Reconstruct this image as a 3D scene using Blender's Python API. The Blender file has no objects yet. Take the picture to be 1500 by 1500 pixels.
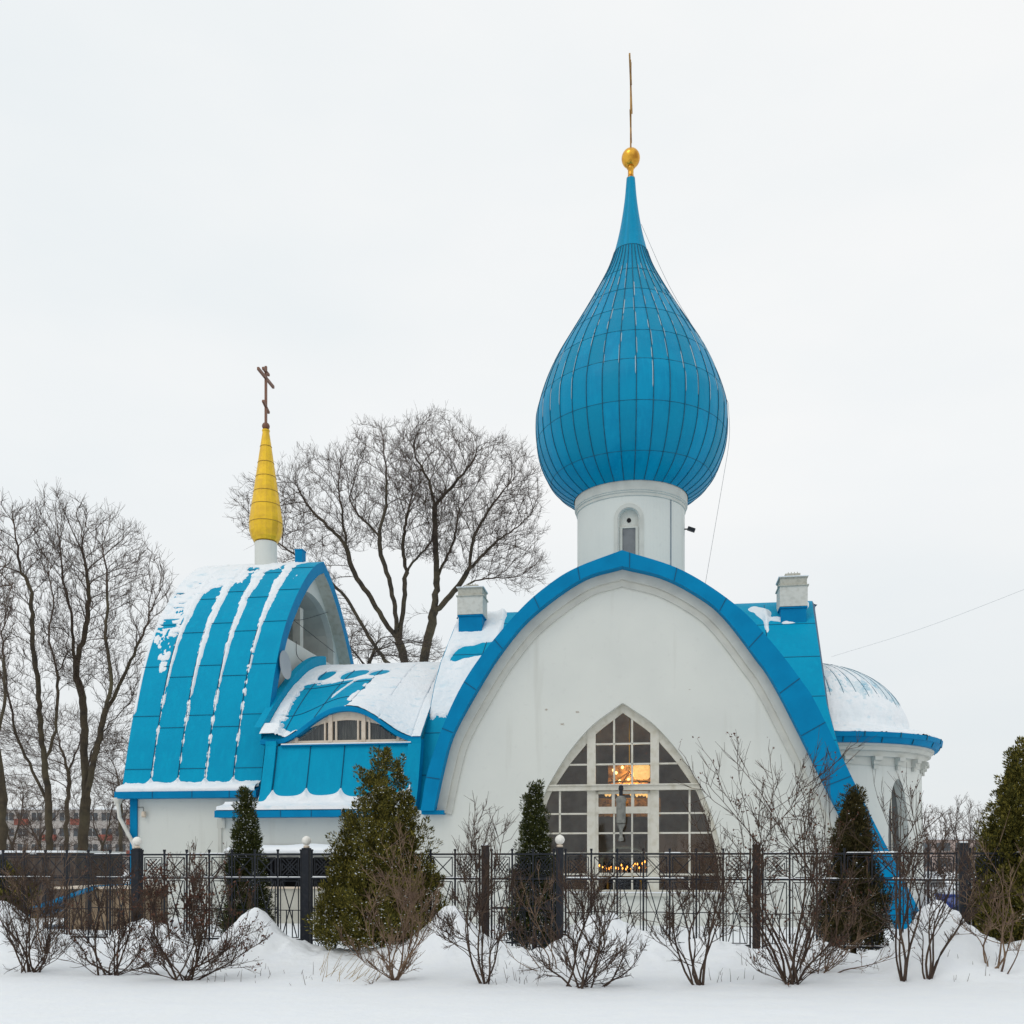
import bpy, math, random
import numpy as np
from mathutils import Vector, Matrix

sc = bpy.context.scene
COL = sc.collection
F = 1450.0; HZ = 1264.0; EYE = 1.83
rnd = random.Random(7)
R = math.radians

# ------------------------------------------------------------------ basics
def at(px, D, y=None):
    """ground-plan point seen at pixel column px at distance D (and height for row y)"""
    z = 0.0 if y is None else EYE + (HZ - y) * D / F
    return np.array([(px - 750) / F * D, D, z])

class MB:
    def __init__(s):
        s.v = []; s.f = []; s.m = []; s.n = 0
    def add(s, verts, faces, mi=0):
        verts = np.asarray(verts, float).reshape(-1, 3)
        s.v.append(verts)
        for f in faces:
            s.f.append(tuple(int(i) + s.n for i in f)); s.m.append(mi)
        s.n += len(verts)
        return s
    def addq(s, verts, quads, mi=0):
        verts = np.asarray(verts, float).reshape(-1, 3)
        s.v.append(verts)
        q = (np.asarray(quads) + s.n).tolist()
        s.f.extend(q); s.m.extend([mi] * len(q)); s.n += len(verts)
        return s
    def box(s, x0, x1, y0, y1, z0, z1, mi=0):
        v = [(x, y, z) for z in (z0, z1) for y in (y0, y1) for x in (x0, x1)]
        f = [(0,2,3,1),(4,5,7,6),(0,1,5,4),(2,6,7,3),(0,4,6,2),(1,3,7,5)]
        return s.add(v, f, mi)
    def bar(s, p, q, w, d=None, up=(0,0,1), mi=0):
        """square bar from p to q"""
        d = d or w
        p = np.array(p, float); q = np.array(q, float)
        t = q - p; L = np.linalg.norm(t); t = t / L
        up = np.array(up, float)
        a = np.cross(t, up)
        if np.linalg.norm(a) < 1e-3: a = np.cross(t, (0, 1, 0))
        a /= np.linalg.norm(a); b = np.cross(a, t)
        v = []
        for c in (p, q):
            for i, j in ((-1,-1),(1,-1),(1,1),(-1,1)):
                v.append(c + a * i * w / 2 + b * j * d / 2)
        f = [(0,1,2,3),(7,6,5,4),(0,4,5,1),(1,5,6,2),(2,6,7,3),(3,7,4,0)]
        return s.add(v, f, mi)
    def lathe(s, prof, c=(0,0,0), n=32, mi=0, cap=True):
        prof = np.array(prof, float); k = len(prof)
        a = np.linspace(0, 2*math.pi, n, endpoint=False)
        v = np.zeros((k, n, 3))
        v[..., 0] = c[0] + prof[:, 0][:, None] * np.cos(a)
        v[..., 1] = c[1] + prof[:, 0][:, None] * np.sin(a)
        v[..., 2] = c[2] + prof[:, 1][:, None]
        f = []
        for i in range(k - 1):
            for j in range(n):
                f.append((i*n+j, i*n+(j+1)%n, (i+1)*n+(j+1)%n, (i+1)*n+j))
        if cap:
            f.append(tuple(range(n))[::-1]); f.append(tuple((k-1)*n+j for j in range(n)))
        return s.add(v, f, mi)
    def grid(s, P, mi=0):
        P = np.asarray(P, float); a, b = P.shape[:2]
        i = np.arange(a*b).reshape(a, b)
        q = np.stack([i[:-1,:-1], i[1:,:-1], i[1:,1:], i[:-1,1:]], -1).reshape(-1, 4)
        return s.addq(P, q, mi)
    def tubes(s, P, Rr, n=3, mi=0):
        """P (M,K,3), Rr (M,K): batch of tubes"""
        P = np.asarray(P, float); Rr = np.asarray(Rr, float)
        M, K = P.shape[:2]
        if M == 0: return s
        d = np.gradient(P, axis=1) if K > 2 else np.repeat(P[:, 1:] - P[:, :1], 2, 1)
        d /= np.linalg.norm(d, axis=2, keepdims=True) + 1e-9
        ref = np.where(np.abs(d[..., 2:3]) > .9, np.array([1., 0, 0]), np.array([0, 0, 1.]))
        a = np.cross(d, ref); a /= np.linalg.norm(a, axis=2, keepdims=True) + 1e-9
        b = np.cross(d, a)
        an = np.arange(n) * 2*math.pi / n
        V = P[:, :, None] + Rr[:, :, None, None] * (a[:, :, None] * np.cos(an)[:, None] + b[:, :, None] * np.sin(an)[:, None])
        idx = np.arange(M*K*n).reshape(M, K, n)
        j = np.roll(idx, -1, 2)
        q = np.stack([idx[:, :-1], j[:, :-1], j[:, 1:], idx[:, 1:]], -1).reshape(-1, 4)
        return s.addq(V, q, mi)
    def build(s, name, mats, parent=None, smooth=False, loc=None, rz=0):
        me = bpy.data.meshes.new(name)
        v = np.concatenate(s.v) if s.v else np.zeros((0, 3))
        me.from_pydata(v.tolist(), [], s.f)
        if not isinstance(mats, (list, tuple)): mats = [mats]
        for m in mats: me.materials.append(m)
        if len(mats) > 1: me.polygons.foreach_set('material_index', s.m)
        if smooth: me.polygons.foreach_set('use_smooth', [True] * len(me.polygons))
        me.update()
        o = bpy.data.objects.new(name, me); COL.objects.link(o)
        if parent: o.parent = parent
        if loc is not None: o.location = loc
        o.rotation_euler.z = rz
        return o

def smooth_by_angle(o, ang=35):
    me = o.data
    me.polygons.foreach_set('use_smooth', [True]*len(me.polygons))
    me.set_sharp_from_angle(angle=R(ang))

def empty(name, loc=(0,0,0), rz=0, parent=None):
    o = bpy.data.objects.new(name, None); COL.objects.link(o)
    o.empty_display_size = .3
    o.location = loc; o.rotation_euler.z = rz
    if parent: o.parent = parent
    return o
def tag(o, label=None, cat=None, group=None, kind=None):
    if label: o['label'] = label
    if cat: o['category'] = cat
    if group: o['group'] = group
    if kind: o['kind'] = kind
    return o

# value noise
def _h(i, j, s):
    n = (i.astype(np.int64)*374761393 + j.astype(np.int64)*668265263 + s*2147483647) & 0xffffffff
    n = ((n ^ (n >> 13)) * 1274126177) & 0xffffffff
    n = (n ^ (n >> 16)) & 0xffffff
    return n / float(0xffffff)
def vn(x, y, s=0):
    x = np.asarray(x, float); y = np.asarray(y, float)
    i = np.floor(x).astype(np.int64); j = np.floor(y).astype(np.int64)
    fx = x - i; fy = y - j
    fx = fx*fx*(3-2*fx); fy = fy*fy*(3-2*fy)
    return (_h(i,j,s)*(1-fx)+_h(i+1,j,s)*fx)*(1-fy) + (_h(i,j+1,s)*(1-fx)+_h(i+1,j+1,s)*fx)*fy
def fbm(x, y, s=0, o=4):
    r = 0; a = .5; t = 0
    for k in range(o):
        r = r + a*vn(x*2**k, y*2**k, s+k*17); t += a; a *= .5
    return r / t
def spline(pts, n):
    """Catmull-Rom through pts, n samples equally spaced by length"""
    p = np.array(pts, float)
    q = np.vstack([2*p[0]-p[1], p, 2*p[-1]-p[-2]])
    out = []
    for i in range(1, len(q)-2):
        t = np.linspace(0, 1, 24, endpoint=False)[:, None]
        a, b, c, d = q[i-1], q[i], q[i+1], q[i+2]
        out.append(.5*((2*b)+(-a+c)*t+(2*a-5*b+4*c-d)*t**2+(-a+3*b-3*c+d)*t**3))
    out.append(p[-1:]); o = np.vstack(out)
    L = np.r_[0, np.cumsum(np.linalg.norm(np.diff(o, axis=0), axis=1))]
    s = np.linspace(0, L[-1], n)
    return np.stack([np.interp(s, L, o[:, k]) for k in range(o.shape[1])], 1)

# ------------------------------------------------------------------ materials
def srgb(r, g, b):
    f = lambda c: (c/12.92 if c <= .04045 else ((c+.055)/1.055)**2.4)
    return (f(r/255), f(g/255), f(b/255), 1)
def mat(name, col, rough=.7, spec=.5, metal=0, noise=None, bump=None, emit=None, island=None):
    """noise=(scale, colour2, lo, hi[, detail]); bump=(scale,strength,dist)"""
    m = bpy.data.materials.new(name); m.use_nodes = True
    nt = m.node_tree; b = nt.nodes['Principled BSDF']
    b.inputs['Base Color'].default_value = (*col[:3], 1)
    b.inputs['Roughness'].default_value = rough
    b.inputs['Specular IOR Level'].default_value = spec
    b.inputs['Metallic'].default_value = metal
    tc = nt.nodes.new('ShaderNodeTexCoord')
    src = None
    def mixc(a, bcol, fac):
        mx = nt.nodes.new('ShaderNodeMix'); mx.data_type = 'RGBA'
        if isinstance(a, tuple): mx.inputs[6].default_value = a
        else: nt.links.new(a, mx.inputs[6])
        mx.inputs[7].default_value = (*bcol[:3], 1)
        nt.links.new(fac, mx.inputs[0]); return mx.outputs[2]
    cur = (*col[:3], 1)
    if noise:
        for nz in (noise if isinstance(noise, list) else [noise]):
            t = nt.nodes.new('ShaderNodeTexNoise')
            t.inputs['Detail'].default_value = nz[4] if len(nz) > 4 else 5
            sc_ = nz[0]
            if isinstance(sc_, tuple):
                mp = nt.nodes.new('ShaderNodeMapping'); mp.inputs['Scale'].default_value = sc_
                nt.links.new(tc.outputs['Object'], mp.inputs[0]); nt.links.new(mp.outputs[0], t.inputs['Vector'])
                t.inputs['Scale'].default_value = 1
            else:
                nt.links.new(tc.outputs['Object'], t.inputs['Vector']); t.inputs['Scale'].default_value = sc_
            mr = nt.nodes.new('ShaderNodeMapRange'); mr.inputs[1].default_value = nz[2]; mr.inputs[2].default_value = nz[3]
            nt.links.new(t.outputs['Fac'], mr.inputs[0])
            cur = mixc(cur, nz[1], mr.outputs[0])
    if island:
        g = nt.nodes.new('ShaderNodeNewGeometry')
        pw = nt.nodes.new('ShaderNodeMath'); pw.operation = 'POWER'; pw.inputs[1].default_value = island[1]
        nt.links.new(g.outputs['Random Per Island'], pw.inputs[0])
        cur = mixc(cur, island[0], pw.outputs[0])
    if not isinstance(cur, tuple): nt.links.new(cur, b.inputs['Base Color'])
    if bump:
        t = nt.nodes.new('ShaderNodeTexNoise'); t.inputs['Scale'].default_value = bump[0]; t.inputs['Detail'].default_value = 6
        nt.links.new(tc.outputs['Object'], t.inputs['Vector'])
        bp = nt.nodes.new('ShaderNodeBump'); bp.inputs['Strength'].default_value = bump[1]; bp.inputs['Distance'].default_value = bump[2]
        nt.links.new(t.outputs['Fac'], bp.inputs['Height']); nt.links.new(bp.outputs[0], b.inputs['Normal'])
    if emit:
        b.inputs['Emission Color'].default_value = (*emit[0][:3], 1); b.inputs['Emission Strength'].default_value = emit[1]
    return m

STUCCO = mat('white_stucco', (.665,.68,.64), .9, .15, noise=[(.45,(.615,.632,.60),.42,.72), ((2.2,2.2,.22),(.55,.555,.51),.60,.85), (5,(.60,.61,.58),.6,.85)], bump=(30,.22,.008))
STUCCO2 = mat('stucco_trim', (.57,.575,.53), .9, .2, noise=[(2,(.47,.475,.44),.45,.8)], bump=(30,.3,.01))
BLUE = mat('blue_painted_metal', (.0,.305,.50), .6, .08, noise=[(.8,(.0,.275,.465),.35,.65), ((6,6,.7),(.0,.325,.52),.5,.75), (30,(.0,.255,.425),.55,.8)], bump=(1.4,.5,.09))
BLUEF = mat('blue_fascia_paint', (.0,.215,.44), .6, .08, noise=[(1.5,(.0,.18,.38),.4,.7)], bump=(3,.2,.03))
SEAM = mat('dark_blue_seam', (.0,.07,.15), .6, .3)
DSEAM = mat('dome_seam', (.003,.085,.15), .6, .3, noise=(6,(.02,.13,.2),.45,.7))
DOMEB = mat('blue_dome_metal', (.0,.27,.475), .42, .12, noise=[(1.1,(.0,.225,.42),.35,.65), ((9,9,.8),(.002,.29,.50),.5,.75)], bump=(2.2,.4,.06), island=((.0,.225,.38),1.3))
SNOW = mat('snow', (.84,.865,.885), .65, .25, noise=[(3,(.82,.85,.885),.4,.7)], bump=(9,.35,.05))
SNOWR = mat('roof_snow', (.82,.845,.87), .7, .2, noise=[((2.6,2.6,4.5),(.46,.66,.76),.57,.80),(1.8,(.76,.815,.85),.45,.75),(12,(.74,.80,.84),.55,.8)], bump=(14,.4,.03))
FROST = mat('frost', (.45,.6,.68), .8, .2)
BRONZE = mat('dull_gilt_cross', (.40,.23,.07), .45, .4, .6, noise=(3,(.2,.10,.04),.4,.7))
GOLD = mat('gold_leaf', (.80,.42,.05), .28, .5, .85, noise=[(3,(.42,.18,.02),.45,.7)], bump=(4,.3,.03))
YELLOW = mat('yellow_gilt_metal', (.80,.50,.02), .38, .5, .35, noise=[(2.2,(.55,.32,.02),.5,.8),(9,(.7,.42,.03),.5,.7)], bump=(3,.3,.04))
COPPER = mat('brown_cross_metal', (.18,.09,.06), .5, .5, .5)
CREAM = mat('cream_wood_frame', (.62,.60,.53), .6, .35, noise=(5,(.5,.47,.38),.45,.75), bump=(20,.2,.005))
PEACH = mat('peach_wood_frame', (.66,.56,.45), .6, .35, noise=(6,(.5,.4,.3),.5,.8))
GREYM = mat('grey_lantern_metal', (.23,.23,.21), .5, .5, .4, noise=(8,(.14,.14,.13),.45,.7))
IRON = mat('dark_iron', (.014,.017,.024), .55, .25, noise=(12,(.03,.032,.038),.5,.8))
POSTB = mat('brown_black_post', (.026,.021,.021), .7, .2, noise=(20,(.05,.038,.034),.45,.7), bump=(25,.5,.01))
GLOBE = mat('white_lamp_globe', (.82,.80,.74), .35, .5)
CHIM = mat('chimney_render', (.62,.61,.56), .9, .2, noise=(7,(.5,.49,.44),.45,.75), bump=(20,.3,.01))
CHIM2 = mat('chimney_cap_stone', (.47,.46,.4), .9, .2, noise=(12,(.36,.35,.3),.45,.75))
DARK = mat('dark_recess', (.012,.012,.013), .8, .2)
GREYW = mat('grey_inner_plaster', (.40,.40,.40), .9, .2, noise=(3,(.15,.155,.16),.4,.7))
BARK = mat('tree_bark', (.088,.070,.048), .9, .15, noise=[(3,(.05,.042,.034),.4,.65),(.6,(.11,.095,.06),.5,.7)], bump=(18,.6,.03))
TWIG = mat('brown_twigs', (.105,.078,.062), .9, .15, noise=(2,(.05,.036,.03),.4,.65))
SHRUBB = mat('shrub_bark', (.085,.058,.042), .85, .15, noise=[(5,(.045,.03,.026),.4,.65)])
SHRUBT = mat('tan_shrub_bark', (.22,.15,.10), .85, .15, noise=[(4,(.10,.065,.05),.4,.65)])
PODS = mat('brown_seed_heads', (.075,.035,.027), .9, .1, island=((.14,.07,.045),1.2))
def leafm(n, a, b):
    m = mat(n, a, .8, .12, island=(b, 1.8)); return m
THUJA = [leafm('dark_green_foliage', (.022,.032,.011), (.11,.115,.03)),
         leafm('olive_foliage', (.040,.044,.011), (.24,.20,.04)),
         leafm('brown_green_foliage', (.028,.028,.011), (.115,.09,.032))]
BARE = mat('thuja_trunk', (.05,.035,.025), .9, .1)
DRY = mat('dry_straw', (.40,.29,.13), .8, .2, island=((.2,.13,.06),1))
GLASS = bpy.data.materials.new('window_glass'); GLASS.use_nodes = True
def glass():
    nt = GLASS.node_tree; nt.nodes.clear()
    o = nt.nodes.new('ShaderNodeOutputMaterial'); mx = nt.nodes.new('ShaderNodeMixShader')
    t = nt.nodes.new('ShaderNodeBsdfTransparent'); t.inputs[0].default_value = (.78,.79,.77,1)
    g = nt.nodes.new('ShaderNodeBsdfGlossy'); g.inputs[0].default_value = (.9,.95,1,1); g.inputs[1].default_value = .04
    lw = nt.nodes.new('ShaderNodeFresnel'); lw.inputs[0].default_value = 1.6
    nt.links.new(lw.outputs[0], mx.inputs[0]); nt.links.new(t.outputs[0], mx.inputs[1]); nt.links.new(g.outputs[0], mx.inputs[2])
    nt.links.new(mx.outputs[0], o.inputs[0])
glass()
PANE = mat('dark_glass', (.09,.095,.095), .12, .7)
LAMP = mat('lit_lamp_shade', (.6,.35,.12), .6, .2, emit=((1,.56,.17), 1.15), noise=(9,(.9,.75,.4),.4,.6))
BULB = mat('lit_bulb', (.9,.8,.5), .6, .2, emit=((1,.62,.22), 3.5))
FLAME = mat('candle_flame', (.9,.5,.2), .6, .2, emit=((1,.36,.05), 5))
ROOMW = mat('room_plaster', (.46,.44,.40), .9, .1, noise=(1.2,(.19,.15,.12),.4,.7))
GLOWP = mat('gold_glow_panel', (.42,.24,.08), .6, .3, .1, noise=[(6,(.12,.07,.03),.42,.6),(22,(.5,.28,.08),.5,.7)])
SCREEN = mat('brown_wood_screen', (.22,.145,.10), .8, .2, noise=((5,1,.6),(.15,.10,.07),.4,.65))
CURT = mat('grey_curtain', (.14,.14,.13), .9, .1, noise=((14,1,1),(.06,.06,.058),.4,.6))

# ------------------------------------------------------------------ world, light, camera
w = bpy.data.worlds.new('World'); sc.world = w; w.use_nodes = True
nt = w.node_tree; bg = nt.nodes['Background']; bg.inputs[1].default_value = 1.0
sky = nt.nodes.new('ShaderNodeTexSky'); sky.sky_type = 'NISHITA'; sky.sun_disc = False
SUN_EL, SUN_AZ = R(48), R(-140)
sky.sun_elevation = SUN_EL; sky.sun_rotation = SUN_AZ
skm = nt.nodes.new('ShaderNodeVectorMath'); skm.operation = 'SCALE'; skm.inputs['Scale'].default_value = .08
nt.links.new(sky.outputs[0], skm.inputs[0])
tc = nt.nodes.new('ShaderNodeTexCoord')
mp = nt.nodes.new('ShaderNodeMapping'); mp.inputs['Scale'].default_value = (1.2,1.2,3.2); mp.inputs['Location'].default_value = (3.1,.7,.4)
nz = nt.nodes.new('ShaderNodeTexNoise'); nz.inputs['Scale'].default_value = 1.6; nz.inputs['Detail'].default_value = 5; nz.inputs['Roughness'].default_value = .5
nt.links.new(tc.outputs['Generated'], mp.inputs[0]); nt.links.new(mp.outputs[0], nz.inputs['Vector'])
mr = nt.nodes.new('ShaderNodeMapRange'); mr.inputs[1].default_value = .33; mr.inputs[2].default_value = .68
nt.links.new(nz.outputs['Fac'], mr.inputs[0])
cl = nt.nodes.new('ShaderNodeMix'); cl.data_type = 'RGBA'
cl.inputs[6].default_value = (.87,.915,.935,1); cl.inputs[7].default_value = (.965,.975,.975,1)
nt.links.new(mr.outputs[0], cl.inputs[0])
# a little greyer low down
sx = nt.nodes.new('ShaderNodeSeparateXYZ'); nt.links.new(tc.outputs['Generated'], sx.inputs[0])
mr2 = nt.nodes.new('ShaderNodeMapRange'); mr2.inputs[1].default_value = .0; mr2.inputs[2].default_value = .35; mr2.inputs[3].default_value = .90; mr2.inputs[4].default_value = 1.0
nt.links.new(sx.outputs['Z'], mr2.inputs[0])
vs = nt.nodes.new('ShaderNodeVectorMath'); vs.operation = 'SCALE'
nt.links.new(cl.outputs[2], vs.inputs[0]); nt.links.new(mr2.outputs[0], vs.inputs['Scale'])
m2 = nt.nodes.new('ShaderNodeMix'); m2.data_type = 'RGBA'; m2.inputs[0].default_value = .95
nt.links.new(skm.outputs[0], m2.inputs[6]); nt.links.new(vs.outputs[0], m2.inputs[7])
nt.links.new(m2.outputs[2], bg.inputs[0])

sl = bpy.data.lights.new('sun', 'SUN'); sl.energy = .5; sl.angle = R(25); sl.color = (1,.97,.92)
so = bpy.data.objects.new('sun', sl); COL.objects.link(so)
sd = Vector((math.sin(SUN_AZ)*math.cos(SUN_EL), math.cos(SUN_AZ)*math.cos(SUN_EL), math.sin(SUN_EL)))
so.rotation_euler = sd.to_track_quat('Z', 'Y').to_euler()

cam = bpy.data.cameras.new('camera'); cam.sensor_width = 36; cam.lens = F/1500*36
cam.shift_y = (HZ-750)/1500; cam.clip_end = 6000; cam.clip_start = .1
co = bpy.data.objects.new('camera', cam); COL.objects.link(co)
co.location = (0,0,EYE); co.rotation_euler = (R(90),0,0); sc.camera = co
sc.view_settings.view_transform = 'Standard'; sc.view_settings.look = 'None'
sc.view_settings.exposure = 0; sc.view_settings.gamma = 1
sc.render.resolution_x = sc.render.resolution_y = 1024

# ------------------------------------------------------------------ ground
FTH = R(9.33); FC, FS = math.cos(FTH), math.sin(FTH); F0 = 18.64
def fence_s(px):
    p = (px-750)/F; return F0*p/(FC+p*FS)
def fence_xy(s, off=0):                      # off: metres towards the camera
    return np.array([s*FC - off*FS, F0 - s*FS - off*FC])
MOUNDS = []
for px, y, off, sg, st in ((-60,1352,1.0,.8,.6),(42,1343,1.0,.62,.55),(245,1372,.75,.55,.45),(312,1398,.8,.5,.5),(404,1357,.95,.36,.48),(450,1392,.95,.4,.45),
                       (668,1359,.9,.42,.5),(725,1402,.9,.45,.4),(885,1366,1.0,.5,.55),(945,1392,.9,.5,.5),(1045,1397,.85,.5,.4),(1180,1402,.9,.6,.4),
                       (1352,1352,1.0,.42,.55),(1405,1386,.9,.4,.5),(1500,1400,.9,.8,.5),(1600,1380,.9,.8,.5)):
    s = fence_s(px); x, yy = fence_xy(s, off)
    MOUNDS.append((s, off, EYE-(y-HZ)*yy/F, sg, st))
def hgt(x, y):
    x = np.asarray(x, float); y = np.asarray(y, float)
    s = x*FC - (y-F0)*FS; o = -(x*FS + (y-F0)*FC)
    h = np.zeros_like(x)
    for ms, mo, mz, sg, st in MOUNDS:
        g = (mz+.03)*1.16*np.exp(-(((s-ms)/(sg*1.1))**2/2 + ((o-mo)/(st*1.1))**2/2 + .03)**.82 + .03**.82)
        h = np.maximum(h, g) + .12*np.minimum(h, g)
    near = np.exp(-((o-.7)/1.1)**2)
    lump = (fbm(x*1.9, y*1.9, 3, 5)-.5)
    h = h*(1+.28*lump) + near*.17*(fbm(x*.8, y*.8, 9)+.2)*(y < 30)
    h = h + near*.20*lump + near*.17*(fbm(x*4.5, y*4.5, 31, 4)-.5) + .03*(fbm(x*.9, y*2.2, 71, 4)-.5) - near*.10*np.clip(fbm(x*2.6, y*2.6, 47, 3)-.58, 0, 1)*4*.5 + .02*(fbm(x*.5, y*.5, 5)-.5)
    # low bank foot where undisturbed snow starts
    h = h + .035*np.clip((2.6-o)/.5 + (fbm(x*.7, y*.2, 8)-.5)*2, 0, 1)*(o > -6)
    return h
def ground():
    xs = np.r_[-np.geomspace(3000, 14, 26), np.linspace(-13.9, 13.9, 520), np.geomspace(14, 3000, 26)]
    ys = np.r_[-np.geomspace(200, 2, 8), np.linspace(0, 11.9, 40), np.linspace(12, 15, 40, endpoint=False), np.linspace(15, 21, 190), np.linspace(21.3, 50, 60), np.geomspace(52, 5000, 30)]
    X, Y = np.meshgrid(xs, ys, indexing='ij')
    Z = hgt(X, Y)
    far = np.clip((np.hypot(X, Y)-60)/60, 0, 1); Z = Z*(1-far)
    m = MB(); m.grid(np.stack([X, Y, Z], -1))
    o = m.build('snow_ground', SNOW, smooth=True); tag(o, kind='structure')
ground()
def gz(x, y): return float(hgt(np.array([x]), np.array([y]))[0])

# ------------------------------------------------------------------ church
TH = R(8.5); CC, CS = math.cos(TH), math.sin(TH); OX, OY = 3.24, 29.0
def toW(u, v, z=0): return (OX+u*CC+v*CS, OY-u*CS+v*CC, z)
def u_at(px, v):                              # U so that (U,v) shows at column px
    p = (px-750)/F
    return (p*(OY+v*CC) - OX - v*CS) / (CC + p*CS)
def z_at(y, u, v):
    return EYE+(HZ-y)/F*(OY-u*CS+v*CC)
church = empty('church', (OX, OY, 0), -TH)
tag(church, 'white church with blue vaulted metal roofs, tall blue onion dome and small gold spire', 'church')
def part(m, name, mats, parent=None, **k): return m.build(name, mats, parent or church, **k)

def opening_wall(m, fn, xs, zb, zt, ox0, ox1, ob, ot, depth, mi=0):
    """wall over xs from zb to zt(x) with an opening ob..ot(x) between ox0..ox1, reveals to depth"""
    xs = sorted(set([round(float(x), 5) for x in xs] + [round(ox0,5), round(ox1,5)]))
    for a, b in zip(xs[:-1], xs[1:]):
        c = (a+b)/2
        def q(za0, zb0, za1, zb1):
            if za1-za0 < 1e-4 and zb1-zb0 < 1e-4: return
            m.add([fn(a,za0,0), fn(b,zb0,0), fn(b,zb1,0), fn(a,za1,0)], [(0,1,2,3)], mi)
        if ox0 < c < ox1:
            q(zb, zb, ob, ob); q(ot(a), ot(b), zt(a), zt(b))
            m.add([fn(a,ot(a),0), fn(b,ot(b),0), fn(b,ot(b),depth), fn(a,ot(a),depth)], [(0,1,2,3)], mi)
            m.add([fn(a,ob,0), fn(b,ob,0), fn(b,ob,depth), fn(a,ob,depth)], [(3,2,1,0)], mi)
        else: q(zb, zb, zt(a), zt(b))
    for x in (ox0, ox1):
        m.add([fn(x,ob,0), fn(x,ot(x),0), fn(x,ot(x),depth), fn(x,ob,depth)], [(0,1,2,3)], mi)

# --- facade
AI, KI = 10.35, 5.25          # inner arch: x^2 = KI*drop
AO = 10.82
def KO(s): return 5.95 if s > 0 else 5.5
IR = spline([(0,10.38),(1.2,10.02),(2.26,9.4),(2.9,8.82),(3.72,7.71),(4.39,6.65),(5.94,3.43),(7.13,.96),(7.62,-.05)], 61)
IL = spline([(0,10.38),(-1.18,10.05),(-2.6,9.08),(-3.5,8.08),(-4.22,6.99),(-4.97,5.65),(-5.27,4.66),(-5.55,3.38)], 61)
OR_ = spline([(0,10.84),(1.72,10.18),(3.27,9.08),(4.25,7.98),(5.0,6.95),(5.45,6.2),(6.75,3.4),(7.95,.96),(8.4,-.05)], 61)
OL_ = spline([(0,10.84),(-1.3,10.40),(-2.1,9.95),(-3.0,9.20),(-4.22,7.79),(-5.02,6.45),(-5.7,4.66),(-5.95,3.38)], 61)
def zin(x):
    T = IR if x >= 0 else IL
    if abs(x) > abs(T[-1,0]): return -.3
    return float(np.interp(abs(x), np.abs(T[:,0]), T[:,1]))
def xout(z, sgn):
    T = OR_ if sgn > 0 else OL_
    return np.interp(z, T[::-1,1], np.abs(T[::-1,0]), left=(8.4 if sgn > 0 else 6.1), right=-1)
WT = np.array([(0,6.53),(.3,6.32),(.94,5.84),(1.6,5.08),(2.15,4.2),(2.4,3.66),(2.62,3.05),(2.84,2.19),(2.93,1.4),(2.96,.95)])
ws = spline(WT, 80)
def wtop(x): return float(np.interp(abs(x), ws[:,0], ws[:,1]))
m = MB()
xs = np.r_[np.linspace(-7.3, 7.6, 120), np.linspace(-2.94, 2.94, 90)]
opening_wall(m, lambda x,z,d: (x, d, z), xs, -.3, lambda x: max(zin(x), 3.42 if x < 0 else -.25), -2.955, 2.955, .95, wtop, .3)
part(m, 'facade_wall', STUCCO)
CHIPM = mat('worn_plaster', (.40,.35,.29), .95, .1, noise=(30,(.55,.54,.5),.45,.6))
gch = np.random.RandomState(12)
for px, y, r in ((824,1061,.07),(800,1040,.05),(846,1043,.05),(1172,1158,.04),(1010,1010,.03)):
    u_, z_ = u_at(px, 0), z_at(y, u_at(px, 0), 0); m = MB(); n_ = 14
    m.add([(u_+r*gch.uniform(.5,1.5)*math.cos(t), -.004, z_+.6*r*gch.uniform(.5,1.4)*math.sin(t)) for t in np.linspace(0, 2*math.pi, n_, endpoint=False)], [tuple(range(n_))])
    part(m, 'plaster_chip', CHIPM)
# stepped arch mouldings
def offs(c, d):
    """offset polyline (x,z) inwards by d"""
    t = np.gradient(c, axis=0); t /= np.linalg.norm(t, axis=1)[:, None]
    n = np.stack([t[:,1], -t[:,0]], 1)
    return c + n*d
tt = np.linspace(-1, 1, 121)
ci = np.vstack([IL[::-1], IR[1:]])
m = MB()
def strip(m, A, va, B, vb, mi=0):
    P = np.stack([np.stack([A[:,0], np.full(len(A), va), A[:,1]], 1), np.stack([B[:,0], np.full(len(B), vb), B[:,1]], 1)], 1)
    m.grid(P, mi)
o1, o2 = offs(ci, .27), offs(ci, .46)
c_out = offs(ci, -.12)
strip(m, c_out, -.14, o1, -.14); strip(m, o1, -.14, o1, -.065); strip(m, o1, -.065, o2, -.065); strip(m, o2, -.065, o2, .0)
part(m, 'arch_moulding', STUCCO2)
# blue arch trim
oo = np.vstack([OL_[::-1], OR_[1:]]); ii = np.vstack([IL[::-1], IR[1:]])
m = MB(); VT = -.5
strip(m, oo, VT, ii, VT); strip(m, ii, VT, ii, -.145); strip(m, oo, VT, oo, .2)
a, b = oo[0], ii[0]
m.add([(a[0],VT,a[1]),(b[0],VT,b[1]),(b[0],.0,b[1]),(a[0],.0,a[1])], [(0,1,2,3)])
# sheet joints of the trim
L = np.r_[0, np.cumsum(np.linalg.norm(np.diff(oo, axis=0), axis=1))]
for s in np.arange(.9, L[-1], 1.55):
    k = int(np.searchsorted(L, s)); 
    if k >= len(oo): break
    p, q = oo[k], ii[k]
    m.bar((p[0],VT-.004,p[1]), (q[0],VT-.004,q[1]), .022, .012, up=(0,1,0), mi=1)
m.box(-5.97, -5.30, -.3, .0, 3.28, 3.40)
part(m, 'arch_trim', [BLUEF, SEAM])

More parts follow.
